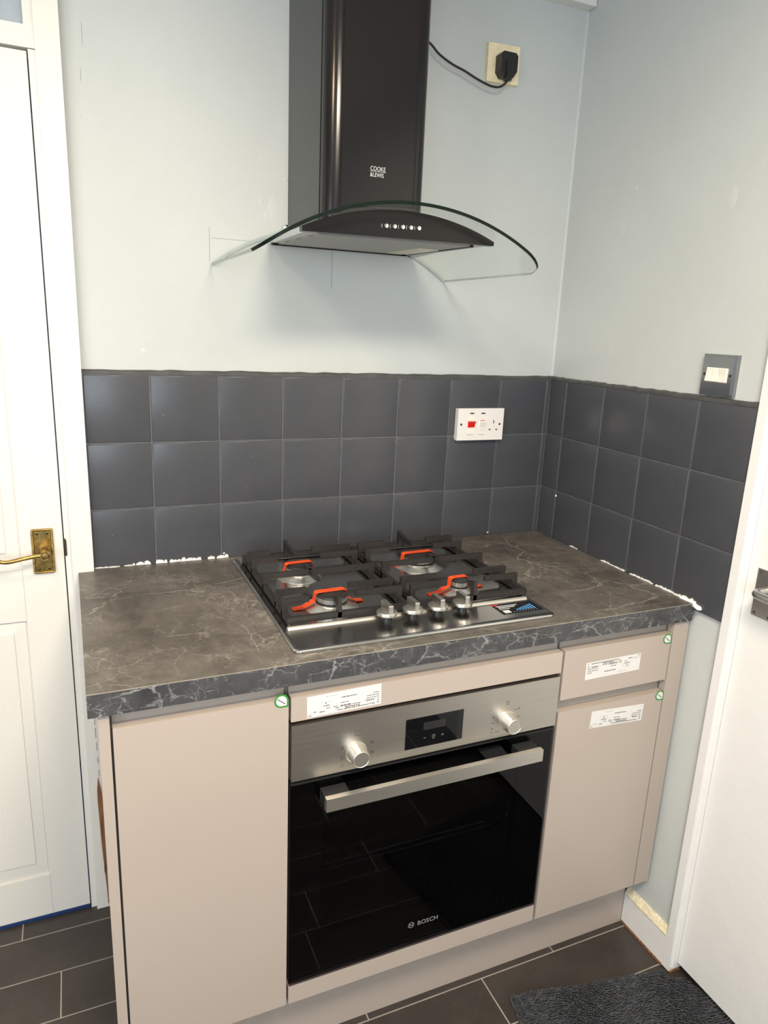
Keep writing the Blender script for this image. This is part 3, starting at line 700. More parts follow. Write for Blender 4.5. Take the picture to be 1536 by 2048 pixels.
mk('filler_panel', B((-0.0475, -0.0030, YD, YC, ZD0, 0.9030)), 'cashmere', bevel=0.001, label='narrow cashmere filler strip between drawer cabinet and right wall', cat='panel')
mk('plinth', B((-1.2550, -0.0055, -0.5517, -0.535, 0.0, 0.170)), 'cashmere', bevel=0.001, label='long cashmere plinth board along the floor under the cabinets', cat='plinth')

# ------------------------------------------------------------------ oven
ov = empty('oven', (-0.653, -0.33, 0.2284), 'built in electric oven with steel control panel and black glass door', 'oven')
ZS0, ZS1 = 0.7025, 0.8189; ZG0, ZG1 = 0.2284, 0.6945
OX0, OX1 = X_O0+0.001, X_O1-0.001
bm = B((OX0+0.02, OX1-0.02, -0.592, -0.06, 0.232, 0.250), (OX0+0.02, OX1-0.02, -0.592, -0.06, 0.800, 0.816), (OX0+0.02, OX0+0.06, -0.592, -0.06, 0.25, 0.80), (OX1-0.06, OX1-0.02, -0.592, -0.06, 0.25, 0.80), (OX0+0.06, OX1-0.06, -0.10, -0.06, 0.25, 0.80), (OX0+0.06, OX1-0.06, -0.592, -0.10, 0.665, 0.685), (OX0+0.06, OX1-0.06, -0.592, -0.10, 0.25, 0.275))
mk('oven_body', bm, 'enamel', ov)
mk('oven_frame', B((OX0, OX0+0.03, -0.600, -0.592, ZG0+0.003, ZS1), (OX1-0.03, OX1, -0.600, -0.592, ZG0+0.003, ZS1), (OX0+0.03, OX1-0.03, -0.600, -0.592, 0.69, ZS1)), 'black', ov)
cp_ = mk('control_panel', B((OX0, OX1, YD-0.001, -0.601, ZS0, ZS1)), 'steel', ov, bevel=0.0018, label='brushed steel control panel')
disp = mk('display', B((-0.7192, -0.5905, YD-0.0018, YD-0.0008, 0.7195, 0.7862)), 'black_glass', cp_)
mk('display_screen', B((-0.6805, -0.6310, YD-0.0020, YD-0.0018, 0.7565, 0.7735)), 'lcd', disp)
YT = YD-0.0019
bm = bmesh.new(); box(bm, -0.6790, -0.6740, YT, YT+0.0002, 0.7385, 0.7393)
box(bm, -0.6395, -0.6335, YT, YT+0.0002, 0.7385, 0.7393); box(bm, -0.6369, -0.6361, YT, YT+0.0002, 0.7359, 0.7419)
for k in range(14):
    a, b = 2*math.pi*k/14, 2*math.pi*(k+1)/14; r0, r1 = 0.0029, 0.0036; c = (-0.6565, 0.7395)
    prism(bm, [(c[0]+r0*math.cos(a), c[1]+r0*math.sin(a)), (c[0]+r1*math.cos(a), c[1]+r1*math.sin(a)), (c[0]+r1*math.cos(b), c[1]+r1*math.sin(b)), (c[0]+r0*math.cos(b), c[1]+r0*math.sin(b))], 1, YT, YT+0.0002)
box(bm, -0.6568, -0.6562, YT, YT+0.0002, 0.7395, 0.7422); box(bm, -0.6590, -0.6540, YT, YT+0.0002, 0.7338, 0.7345)
mk('touch_symbols', bm, 'print_grey', disp, kind='stuff')
def oven_knob(x, z, ang):
    bm = bmesh.new(); lathe(bm, [(0.0215, 0), (0.0215, 0.0025), (0.0200, 0.0030), (0.0195, 0.006), (0.0175, 0.026), (0.0168, 0.0285), (0.0160, 0.0292), (0.0154, 0.0288), (0.0150, 0.0284), (0, 0.0284)], (x, YD-0.0010, z), (0, -1, 0), 48)
    k = mk('control_knob', bm, 'satin', cp_, smooth=True)
    bm = bmesh.new(); lathe(bm, [(0.0010, 0), (0.0010, 0.0004), (0, 0.0005)], (x, YD-0.010, z+0.0187), (0, -0.1, 1), 8); mk('pointer_dot', bm, 'print_dark', k)
oven_knob(-0.8224, 0.7391, 0); oven_knob(-0.4824, 0.7391, 0)
YP_ = YD-0.0012
def sym_frame(bm, cx, cz, s, t=0.0006):
    box(bm, cx-s, cx+s, YP_, YP_+0.0002, cz-s, cz-s+t); box(bm, cx-s, cx+s, YP_, YP_+0.0002, cz+s-t, cz+s)
    box(bm, cx-s, cx-s+t, YP_, YP_+0.0002, cz-s, cz+s); box(bm, cx+s-t, cx+s, YP_, YP_+0.0002, cz-s, cz+s)
bm = bmesh.new()
sym_frame(bm, -0.8210, 0.7785, 0.0055); box(bm, -0.8240, -0.8205, YP_, YP_+0.0002, 0.7750, 0.7756)
sym_frame(bm, -0.8512, 0.7530, 0.0032); box(bm, -0.8524, -0.8500, YP_, YP_+0.0002, 0.7515, 0.7545)
sym_frame(bm, -0.8506, 0.7310, 0.0032); box(bm, -0.8518, -0.8494, YP_, YP_+0.0002, 0.7295, 0.7325)
sym_frame(bm, -0.8502, 0.7150, 0.0032); box(bm, -0.845, -0.828, YP_, YP_+0.0002, 0.7148, 0.7152)
sym_frame(bm, -0.7898, 0.7535, 0.0030); box(bm, -0.7915, -0.7880, YP_, YP_+0.0002, 0.7520, 0.7550)
sym_frame(bm, -0.7889, 0.7317, 0.0030); box(bm, -0.7905, -0.7872, YP_, YP_+0.0002, 0.7302, 0.7332)
sym_frame(bm, -0.4850, 0.7800, 0.0040); box(bm, -0.4854, -0.4846, YP_, YP_+0.0002, 0.7760, 0.7840)
box(bm, -0.4850, -0.4838, YP_, YP_+0.0002, 0.7660, 0.7672); box(bm, -0.8218, -0.8206, YP_, YP_+0.0002, 0.7655, 0.7667)
for x0, x1, z in ((-0.466, -0.456, 0.7605), (-0.4555, -0.4525, 0.762), (-0.459, -0.450, 0.742), (-0.519, -0.514, 0.752), (-0.5195, -0.5145, 0.7385), (-0.5205, -0.5155, 0.725), (-0.512, -0.500, 0.7165), (-0.5205, -0.5175, 0.7165)):
    box(bm, x0, x1, YP_, YP_+0.0002, z, z+0.0010)
    if x1-x0 < 0.006: box(bm, x0, x0+0.0008, YP_, YP_+0.0002, z-0.002, z+0.003)
mk('panel_symbols', bm, 'print_dark', cp_, kind='stuff')
# door: glass sheet, black printed border behind it, handle, maker's name
od = mk('oven_door', B((OX0, OX1, YD-0.0005, -0.6115, ZG0, ZG1)), 'oven_glass', ov, label='black glass oven door')
GX0, GX1, GZ0, GZ1 = -0.885, -0.435, 0.325, 0.640
mk('printed_border', B((OX0, GX0, -0.6112, -0.606, ZG0, ZG1), (GX1, OX1, -0.6112, -0.606, ZG0, ZG1), (GX0, GX1, -0.6112, -0.606, ZG0, GZ0), (GX0, GX1, -0.6112, -0.606, GZ1, ZG1)), 'black_glass', od)
mk('inner_pane', B((GX0-0.02, GX1+0.02, -0.604, -0.6015, GZ0-0.02, GZ1+0.02)), 'oven_glass', od)
mk('edge_trim', B((OX0, OX1, YD-0.0012, -0.6062, ZG1, ZG1+0.0015)), 'oven_dark', od)
hd = mk('oven_handle', B((-0.8945, -0.4135, -0.6595, -0.6480, 0.6530, 0.6800)), 'satin', od, bevel=0.0012, label='satin steel bar handle')
mk('handle_bracket', B((-0.8935, -0.8440, -0.648, YD-0.0005, 0.6480, 0.6770)), 'oven_dark', hd, bevel=0.001)
mk('handle_bracket', B((-0.4640, -0.4145, -0.648, YD-0.0005, 0.6480, 0.6770)), 'oven_dark', hd, bevel=0.001)
text('maker_name', 'BOSCH', 0.0150, (-0.6655, YD-0.0008, 0.2790), (1, 0, 0), (0, 0, 1), 'print_grey', od, font_scale_x=1.02)
bm = bmesh.new(); c = (-0.6800, 0.2845)
for k in range(24):
    a, b = 2*math.pi*k/24, 2*math.pi*(k+1)/24; r0, r1 = 0.0062, 0.0073
    prism(bm, [(c[0]+r0*math.cos(a), c[1]+r0*math.sin(a)), (c[0]+r1*math.cos(a), c[1]+r1*math.sin(a)), (c[0]+r1*math.cos(b), c[1]+r1*math.sin(b)), (c[0]+r0*math.cos(b), c[1]+r0*math.sin(b))], 1, YD-0.0008, YD-0.0006)
for s in (-1, 1): box(bm, c[0]+s*0.0030-0.0007, c[0]+s*0.0030+0.0007, YD-0.0008, YD-0.0006, c[1]-0.0045, c[1]+0.0045)
box(bm, c[0]-0.003, c[0]+0.003, YD-0.0008, YD-0.0006, c[1]-0.0007, c[1]+0.0007)
mk('maker_emblem', bm, 'print_grey', od)
# shelf and side racks inside
bm = bmesh.new()
for x in (OX0+0.065, OX1-0.065):
    for z in (0.36, 0.43, 0.50, 0.57):
        tube(bm, [(x, -0.57, z), (x, -0.13, z)], 0.003, 6)
    for y in (-0.565, -0.14): tube(bm, [(x, y, 0.30), (x, y, 0.64)], 0.003, 6)
mk('side_racks', bm, 'chrome', ov, kind='stuff')
bm = bmesh.new()
for y in (-0.56, -0.545, -0.15): tube(bm, [(OX0+0.07, y, 0.436), (OX1-0.07, y, 0.436)], 0.0028, 6)
for i in range(26): x = OX0+0.08+i*(OX1-OX0-0.16)/25; tube(bm, [(x, -0.56, 0.434), (x, -0.15, 0.434)], 0.0018, 5)
mk('wire_shelf', bm, 'chrome', ov)

# ------------------------------------------------------------------ gas hob
hob = empty('gas_hob', (-0.65, -0.31, ZW), 'steel four burner gas hob with black iron pan supports set in the worktop', 'hob')
HX0, HX1, HY0, HY1 = -0.9375, -0.3620, -0.5885, -0.0370
ZH = 0.9520
bm = bmesh.new()      # pressed tray with rounded corners and a rolled lip
def rrect(x0, x1, y0, y1, r, n=5):
    p = []
    for cx, cy, a0 in ((x1-r, y1-r, 0), (x0+r, y1-r, 90), (x0+r, y0+r, 180), (x1-r, y0+r, 270)):
        for k in range(n+1): a = math.radians(a0+90*k/n); p.append((cx+r*math.cos(a), cy+r*math.sin(a)))
    return p
lv_ = [(0.0, ZW+0.0006, 0.012), (0.0, ZH-0.0024, 0.012), (0.001, ZH-0.0008, 0.012), (0.003, ZH, 0.011), (0.0055, ZH-0.0002, 0.010), (0.009, ZH-0.0014, 0.009)]
rings = [[bm.verts.new((x, y, z)) for x, y in rrect(HX0+i, HX1-i, HY0+i, HY1-i, max(r, 0.002))] for i, z, r in lv_]
for A_, B_ in zip(rings, rings[1:]):
    for k in range(len(A_)): bm.faces.new((A_[k], A_[(k+1) % len(A_)], B_[(k+1) % len(A_)], B_[k]))
bm.faces.new(rings[-1]); bm.faces.new(list(reversed(rings[0])))
tray = mk('hob_tray', bm, ['steel_hob'], hob, smooth=True)
ZT = ZH-0.0014
bm = bmesh.new()
prism(bm, [(-0.4945, ZT-0.0002), (-0.4925, ZT+0.0035), (-0.4890, ZT+0.0058), (-0.4850, ZT+0.0050), (-0.4825, ZT+0.0018), (-0.4800, ZT-0.0002)], 0, -0.9235, -0.3725); mk('ridge', bm, 'steel', hob, smooth=True, label='bright pressed ridge behind the knobs')
# burners
def burner(cx, cy, r, cone):
    bm = bmesh.new(); lathe(bm, [(cone, 0), (cone, 0.0008), (r*1.25, 0.0065), (r*1.12, 0.0090), (r*1.02, 0.0095), (r*1.02, 0.012)], (cx, cy, ZT), (0, 0, 1), 48)
    b = mk('burner', bm, 'burner', hob, smooth=True)
    bm = bmesh.new(); lathe(bm, [(r*1.00, 0.012), (r*1.00, 0.015), (r*0.95, 0.0155)], (cx, cy, ZT), (0, 0, 1), 40); mk('burner_seat', bm, 'black', b, smooth=True)
    bm = bmesh.new(); n = 48
    lathe(bm, [(r*0.90, 0.0155), (r*0.90, 0.0255)], (cx, cy, ZT), (0, 0, 1), n)
    for k in range(n//2):
        a = 2*math.pi*(2*k)/n; d = 2*math.pi*0.9/n; z0, z1 = ZT+0.0165, ZT+0.0255; r0, r1 = r*0.88, r*0.975
        q = [(cx+r0*math.cos(a), cy+r0*math.sin(a)), (cx+r1*math.cos(a), cy+r1*math.sin(a)), (cx+r1*math.cos(a+d), cy+r1*math.sin(a+d)), (cx+r0*math.cos(a+d), cy+r0*math.sin(a+d))]
        prism(bm, q, 2, z0, z1)
    mk('flame_ring', bm, 'burner', b)
    bm = bmesh.new(); lathe(bm, [(r*0.98, 0.0258), (r*1.0, 0.0275), (r*0.97, 0.0300), (r*0.55, 0.0322), (0, 0.0326)], (cx, cy, ZT), (0, 0, 1), 40); mk('burner_cap', bm, 'iron', b, smooth=True)
BR = [(-0.8030, -0.402, 0.0335, 0.058), (-0.8150, -0.206, 0.0315, 0.052), (-0.5060, -0.214, 0.0400, 0.062), (-0.4955, -0.402, 0.0210, 0.046)]
for b_ in BR: burner(*b_)
# orange tape holding down the caps: a flat band over the cap and down to the tray
def tape(cx, cy, r, ang, w, l1, l2, ztop=0.0335):
    d = Vector((math.cos(ang), math.sin(ang), 0)); s = Vector((-math.sin(ang), math.cos(ang), 0)); c = Vector((cx, cy, ZT))
    prof = [(-r-l1, 0.0012), (-r-l1*0.55, 0.0035), (-r-0.004, 0.015), (-r-0.0015, ztop-0.002), (-r+0.004, ztop), (r-0.004, ztop), (r+0.0015, ztop-0.002), (r+0.004, 0.015), (r+l2*0.55, 0.0035), (r+l2, 0.0012)]
    bm = bmesh.new(); rows_ = []
    for i, (u, z) in enumerate(prof):
        j = random.uniform(-0.0012, 0.0012)
        rows_.append([bm.verts.new(c + d*u + s*(w/2+j) + Vector((0, 0, z+0.0006))), bm.verts.new(c + d*u + s*(-w/2+j) + Vector((0, 0, z+0.0006))),
                      bm.verts.new(c + d*u + s*(-w/2+j) + Vector((0, 0, z))), bm.verts.new(c + d*u + s*(w/2+j) + Vector((0, 0, z)))])
    for A_, B_ in zip(rows_, rows_[1:]):
        for k in range(4): bm.faces.new((A_[k], A_[(k+1) % 4], B_[(k+1) % 4], B_[k]))
    bm.faces.new(rows_[0]); bm.faces.new(list(reversed(rows_[-1])))
    mk('orange_tape', bm, 'orange', hob, label='orange packing tape over the burner cap')
tape(-0.8030, -0.393, 0.0335, 0.05, 0.017, 0.050, 0.042); tape(-0.8150, -0.198, 0.0315, 0.08, 0.016, 0.020, 0.014); tape(-0.5060, -0.203, 0.0400, 0.05, 0.017, 0.025, 0.012); tape(-0.4955, -0.396, 0.0210, 0.10, 0.015, 0.060, 0.048)
# pan supports
def pan_support(x0, x1, bx, fingers, cross):
    """x0..x1 outer, bx the burner line; bars at five depths, each dropping to a foot at the frame"""
    zt, zb = 0.9915, ZT+0.0008; w = 0.0042
    bm = bmesh.new()
    ry0, ry1 = -0.4745, -0.0640
    for q in ((x0, x0+0.010, ry0, ry1), (x1-0.010, x1, ry0, ry1), (x0+0.010, x1-0.010, ry0, ry0+0.010), (x0+0.010, x1-0.010, ry1-0.010, ry1)):
        box(bm, q[0], q[1], q[2], q[3], zb+0.003, zb+0.016)
    ps = mk('pan_support', bm, 'iron', hob, bevel=0.0012, label='black cast iron pan support')
    def finger(pts):
        """on-edge bar: outline in the (u,z) plane, swept sideways by 2w"""
        return pts
    for y, xl, xr in fingers:
        for a, b, s in (((x0, xl, 1)), ((x1, xr, -1))):
            if a is None or b is None: continue
            bm = bmesh.new()
            out = [(a, zb+0.004), (a, zt-0.001), (a+s*0.001, zt), (b, zt), (b, zt-0.011), (a+s*0.016, zt-0.0135), (a+s*0.0125, zt-0.018), (a+s*0.0125, zb+0.004)]
            prism(bm, out, 1, y-w, y+w); mk('prong', bm, 'iron', ps, bevel=0.0008, seg=1)
    # long middle bar with a cross piece
    y = -0.2740; bm = bmesh.new()
    out = [(x0, zb+0.004), (x0, zt), (x1, zt), (x1, zb+0.004), (x1-0.0125, zb+0.004), (x1-0.0125, zt-0.018), (x1-0.016, zt-0.0125), (x0+0.016, zt-0.0125), (x0+0.0125, zt-0.018), (x0+0.0125, zb+0.004)]
    prism(bm, out, 1, y-w, y+w); mk('crossbar', bm, 'iron', ps, bevel=0.0008, seg=1)
    bm = bmesh.new(); prism(bm, [(-0.338, zt), (-0.236, zt), (-0.236, zt-0.007), (-0.262, zt-0.0115), (-0.300, zt-0.0115), (-0.338, zt-0.007)], 0, cross-w*0.9, cross+w*0.9); mk('prong', bm, 'iron', ps, bevel=0.0008, seg=1)
    for yb, s, l in ((ry1, -1, 0.088), (ry0, 1, 0.030)):
        bm = bmesh.new(); zz = 0.9995
        prism(bm, [(yb, zb+0.004), (yb, zz-0.001), (yb+s*0.002, zz), (yb+s*0.012, zz-0.003), (yb+s*l, zt), (yb+s*l, zt-0.010), (yb+s*0.016, zt-0.013), (yb+s*0.012, zb+0.004)], 0, cross-w, cross+w); mk('prong', bm, 'iron', ps, bevel=0.0008, seg=1)
    for x in (x0+0.005, x1-0.005):
        for y in (ry0+0.005, ry1-0.005):
            bm = bmesh.new(); lathe(bm, [(0.005, 0), (0.0055, 0.0035)], (x, y, ZT), (0, 0, 1), 12); mk('rubber_foot', bm, 'black', ps)
pan_support(-0.9190, -0.6545, -0.81, [(-0.1160, -0.862, -0.757), (-0.1660, -0.856, -0.752), (-0.3800, -0.852, -0.7585), (-0.4300, -0.862, -0.7610)], -0.8100)
pan_support(-0.6340, -0.3610, -0.50, [(-0.1160, -0.560, -0.440), (-0.1680, -0.566, -0.446), (-0.3800, -0.545, -0.448), (-0.4300, -0.545, -0.448)], -0.4960)
# knobs
def hob_knob(x):
    y = -0.507
    bm = bmesh.new(); lathe(bm, [(0.0105, 0), (0.0105, 0.004), (0.0085, 0.011), (0.0150, 0.0145)], (x, y, ZT), (0, 0, 1), 28); st = mk('hob_knob', bm, 'black', hob, smooth=True)
    bm = bmesh.new(); lathe(bm, [(0.0180, 0.0140), (0.0215, 0.0145), (0.0217, 0.0195), (0.0205, 0.0215), (0.0180, 0.0222), (0, 0.0224)], (x, y, ZT), (0, 0, 1), 40); mk('knob_disc', bm, 'steel_knob', st, smooth=True)
    bm = bmesh.new(); prism(bm, [(y-0.0205, ZT+0.0200), (y-0.0205, ZT+0.0375), (y-0.0195, ZT+0.0390), (y+0.0195, ZT+0.0390), (y+0.0205, ZT+0.0375), (y+0.0205, ZT+0.0200)], 0, x-0.0048, x+0.0048); mk('knob_grip', bm, 'steel_knob', st, bevel=0.001)
for x in (-0.7212, -0.6630, -0.6050, -0.5465): hob_knob(x)
# energy sticker
sx0, sx1, sy0, sy1 = -0.4720, -0.3690, -0.5545, -0.5015
st_ = mk('printed_sticker', B((sx0, sx1, sy0, sy1, ZT, ZT+0.0004)), 'sticker_black', hob, label='black printed sticker with a blue bar chart')
zz = (ZT+0.0004, ZT+0.0006)
mk('sticker_bars', B(*[(sx0+0.036+0.0072*k, sx0+0.0395+0.0072*k, sy0+0.012, sy0+0.016+0.0030*k, *zz) for k in range(1, 8)]), 'sticker_blue', st_)
mk('sticker_text', B((sx0+0.006, sx0+0.060, sy1-0.012, sy1-0.0095, *zz), (sx0+0.008, sx0+0.052, sy1-0.017, sy1-0.0152, *zz), (sx0+0.008, sx0+0.048, sy1-0.021, sy1-0.0192, *zz), (sx0+0.006, sx0+0.032, sy1-0.028, sy1-0.0255, *zz), *[(sx0+0.030+0.0072*k, sx0+0.0315+0.0072*k, sy0+0.006, sy0+0.0075, *zz) for k in range(0, 9)]), 'print_white', st_)
mk('sticker_box', B((sx0+0.008, sx0+0.024, sy0+0.005, sy0+0.019, *zz)), 'paper', st_)
mk('sticker_flash', B((sx0, sx0+0.015, sy1-0.005, sy1, *zz)), 'red', st_)

# ------------------------------------------------------------------ cooker hood
hood = empty('cooker_hood', (-0.668, 0.0, 1.69), 'black chimney cooker hood with a curved clear glass canopy', 'hood')
CX0, CX1, CYF = -0.7885, -0.5610, -0.2620
def chim_outline():
    r = 0.030; p = [(CX0, P0), (CX0, CYF+r+0.008)]
    p += [(CX0+0.0015, CYF+r+0.006), (CX0+0.0015, CYF+r)]
    for k in range(1, 9):
        a = math.radians(180+90*k/8); p.append((CX0+r+r*math.cos(a)*0.95, CYF+r+r*math.sin(a)))
    p += [(CX0+r+0.001, CYF+0.0012), (CX0+r+0.0030, CYF+0.0012), (CX0+r+0.004, CYF)]
    p += [(CX1-r-0.004, CYF), (CX1-r-0.003, CYF+0.0012), (CX1-r-0.001, CYF+0.0012)]
    for k in range(0, 8):
        a = math.radians(270+90*k/8); p.append((CX1-r+r*math.cos(a)*0.95, CYF+r+r*math.sin(a)))
    p += [(CX1-0.0015, CYF+r), (CX1-0.0015, CYF+r+0.006), (CX1, CYF+r+0.008), (CX1, P0)]
    return p
bm = bmesh.new(); prism(bm, chim_outline(), 2, 1.715, CEIL); mk('chimney', bm, 'chimney', hood, smooth=True, label='tall dark steel chimney with rounded front corners')
text('maker_name', 'COOKE', 0.0120, (-0.6925, CYF-0.0003, 1.8352), (1, 0, 0), (0, 0, 1), 'print_white', hood, font_scale_x=0.80)
text('maker_name', '&LEWIS', 0.0112, (-0.6925, CYF-0.0003, 1.8238), (1, 0, 0), (0, 0, 1), 'print_white', hood, font_scale_x=0.80)
mk('name_rule', B((-0.6925, -0.6575, CYF-0.0004, CYF-0.0001, 1.8335, 1.8341)), 'print_white', hood)
# glass canopy: a cylinder cut, 600 wide, rounded front corners
GC = -0.669; GR = 0.503; GT = 1.7525
def gz(x): return GT-GR+math.sqrt(max(GR*GR-(x-GC)**2, 0))
def canopy():
    bm = bmesh.new(); n = 56; hw = 0.3015; rc_ = 0.055; th = 0.0062; yb = -0.001; yf = -0.452
    top, bot = [], []
    for i in range(n+1):
        x = GC-hw+2*hw*i/n; e = min(x-(GC-hw), (GC+hw)-x)
        y = yf if e >= rc_ else yf + rc_ - math.sqrt(max(rc_*rc_-(rc_-e)**2, 0))
        nx = (x-GC)/GR; nz = math.sqrt(1-nx*nx)
        tr, br = [], []
        for k in range(5):
            yy = yb+(y-yb)*k/4
            tr.append(bm.verts.new((x, yy, gz(x)))); br.append(bm.verts.new((x-nx*th, yy, gz(x)-nz*th)))
        top.append(tr); bot.append(br)
    for i in range(n):
        for k in range(4):
            bm.faces.new((top[i][k], top[i+1][k], top[i+1][k+1], top[i][k+1])).material_index = 0
            bm.faces.new((bot[i][k], bot[i][k+1], bot[i+1][k+1], bot[i+1][k])).material_index = 0
        bm.faces.new((top[i][4], top[i+1][4], bot[i+1][4], bot[i][4])).material_index = 1
        bm.faces.new((top[i][0], bot[i][0], bot[i+1][0], top[i+1][0])).material_index = 2
    for k in range(4):
        bm.faces.new((top[0][k], top[0][k+1], bot[0][k+1], bot[0][k])).material_index = 2
        bm.faces.new((top[n][k], bot[n][k], bot[n][k+1], top[n][k+1])).material_index = 2
    return bm
mk('glass_canopy', canopy(), ['hood_glass', 'glass_edge', 'glass_side'], hood, smooth=True, label='curved clear glass canopy with dark green edge')
# body under the glass with a slightly tilted flat bottom
def body():
    bm = bmesh.new(); n = 24; A_, C_ = [], []
    xb0, xb1, xf0, xf1 = -0.836, -0.464, -0.868, -0.478; yb, yf = -0.001, -0.385
    f = [bm.verts.new((xf0+(xf1-xf0)*i/n, yf, gz(xf0+(xf1-xf0)*i/n)-0.0095)) for i in range(n+1)]
    b = [bm.verts.new((xb0+(xb1-xb0)*i/n, yb, gz(xb0+(xb1-xb0)*i/n)-0.0095)) for i in range(n+1)]
    fb = [bm.verts.new((xf0, yf, 1.6905)), bm.verts.new((xf1, yf, 1.6965))]; bb = [bm.verts.new((xb0, yb, 1.7030)), bm.verts.new((xb1, yb, 1.7045))]
    for i in range(n): bm.faces.new((f[i], f[i+1], b[i+1], b[i]))
    bm.faces.new([fb[0], fb[1]] + list(reversed(f))); bm.faces.new([bb[1], bb[0]] + b)
    bm.faces.new((fb[0], bb[0], bb[1], fb[1])); bm.faces.new((fb[0], f[0], b[0], bb[0])); bm.faces.new((fb[1], bb[1], b[n], f[n]))
    return bm
mk('hood_body', body(), 'hood_under', hood)
def zbot(x, y): 
    t = (y+0.001)/(-0.384); return (1.7037*(1-t)) + (1.6905+(x+0.868)/0.39*0.006)*t
# black front panel bowed like the glass
bm = bmesh.new(); n = 40; x0, x1 = -0.8770, -0.4720; fr_, bk = [], []
top_ = [(x0+(x1-x0)*i/n) for i in range(n+1)]
def pz(x):
    zb_ = 1.6905+(x-x0)/(x1-x0)*0.0065
    return max(gz(x)-0.0095, zb_+0.006)
outl = [(x0, 1.6895), (x1, 1.6955)] + [(x, pz(x)) for x in reversed(top_)]
prism(bm, outl, 1, -0.402, -0.3852)
panel = mk('front_panel', bm, 'black_hood', hood, bevel=0.0015, label='glossy black bowed control panel')
for k in range(5):
    x = -0.7120+0.0172*k; z = 1.7125+0.0004*k
    bm = bmesh.new(); lathe(bm, [(0.0046, 0), (0.0046, 0.0018), (0.0038, 0.0030), (0, 0.0034)], (x, -0.402, z), (0, -1, 0), 18); mk('push_button', bm, 'chrome', panel, smooth=True)
    bm = bmesh.new(); box(bm, x-0.0095, x-0.0080, -0.4023, -0.402, z-0.0035, z+0.0030); mk('button_mark', bm, 'print_grey', panel)
# filter, frame and lamp set into the tilted bottom
def tilted(name, x0, x1, y0, y1, d0, d1, mat, parent, taper=0.0, label=None):
    bm = bmesh.new(); v = []
    for x, y in ((x0, y0), (x1, y0), (x1-taper, y1), (x0+taper, y1)):
        z = zbot(x, y); v.append((bm.verts.new((x, y, z-d0)), bm.verts.new((x, y, z-d1))))
    bm.faces.new([a for a, b in v]); bm.faces.new([b for a, b in reversed(v)])
    for k in range(4): bm.faces.new((v[k][0], v[k][1], v[(k+1) % 4][1], v[(k+1) % 4][0]))
    return mk(name, bm, mat, parent, label=label)
gf = tilted('grease_filter', -0.838, -0.512, -0.378, -0.055, 0.0, 0.003, 'filter', hood, 0.010, 'fine aluminium mesh grease filter')
tilted('filter_frame', -0.842, -0.508, -0.056, -0.042, 0.0, 0.0055, 'black_hood', gf)
tilted('filter_frame', -0.513, -0.507, -0.380, -0.042, 0.0, 0.0045, 'black_hood', gf)
tilted('lamp_lens', -0.570, -0.520, -0.25, -0.09, 0.002, 0.0045, 'lens', hood, 0.0, 'pale lamp lens')
bm = bmesh.new(); lathe(bm, [(0.003, 0), (0.003, 0.004), (0, 0.005)], (-0.548, -0.03, zbot(-0.548, -0.03)), (0, 0, -1), 10); mk('screw', bm, 'chrome', hood)
# glass fixings
for x, y in ((-0.846, -0.175), (-0.800, -0.325), (-0.492, -0.175), (-0.538, -0.325)):
    nx = (x-GC)/GR; bm = bmesh.new(); lathe(bm, [(0.0075, -0.0005), (0.0075, 0.0030), (0.005, 0.0050), (0, 0.0055)], (x, y, gz(x)), (nx, 0, math.sqrt(1-nx*nx)), 18); mk('glass_bolt', bm, 'chrome', hood, smooth=True)

# ------------------------------------------------------------------ sockets, switches, plug
so = empty('wall_socket', (-0.240, P0, 2.131), 'paint smeared cream single socket high on the wall with a black plug in it', 'socket')
bm = bmesh.new(); prism(bm, [(-0.2860, 2.1300), (-0.1945, 2.1330), (-0.1960, 2.2185), (-0.2870, 2.2155)], 1, -0.003, P0); mk('faceplate', bm, 'yellow_plastic', so, bevel=0.0025)
for x in (-0.2045,):
    bm = bmesh.new(); lathe(bm, [(0.0032, 0), (0.0022, 0.0006), (0, 0.0003)], (x, -0.003, 2.175), (0, -1, 0), 12); mk('screw', bm, 'screw', so)
pg = empty('power_plug', (-0.240, -0.02, 2.13), 'black three pin plug and thin black cable leading to the hood', 'plug')
bm = bmesh.new(); q = [(-0.2640, 2.1510), (-0.2540, 2.1385), (-0.2270, 2.1385), (-0.2170, 2.1530), (-0.2170, 2.1870), (-0.2230, 2.1930), (-0.2580, 2.1930), (-0.2640, 2.1870)]
prism(bm, q, 1, -0.0310, -0.0031); mk('plug_body', bm, 'black', pg, bevel=0.0025)
bm = bmesh.new(); prism(bm, [(-0.2480, 2.1300), (-0.2340, 2.1300), (-0.2325, 2.1700), (-0.2500, 2.1700)], 1, -0.0350, -0.0200); mk('cord_grip', bm, 'black', pg, bevel=0.002)
bm = bmesh.new(); tube(bm, spline([(-0.5595, -0.026, 2.220), (-0.505, -0.024, 2.201), (-0.455, -0.022, 2.176), (-0.430, -0.022, 2.158), (-0.3935, -0.022, 2.1430), (-0.3600, -0.022, 2.1345), (-0.3300, -0.022, 2.1245), (-0.3000, -0.022, 2.1165), (-0.2800, -0.023, 2.1130), (-0.2620, -0.0245, 2.1140), (-0.2480, -0.026, 2.1220), (-0.2415, -0.027, 2.1320)], 8), 0.0027, 10); mk('cable', bm, 'black', pg, smooth='all')

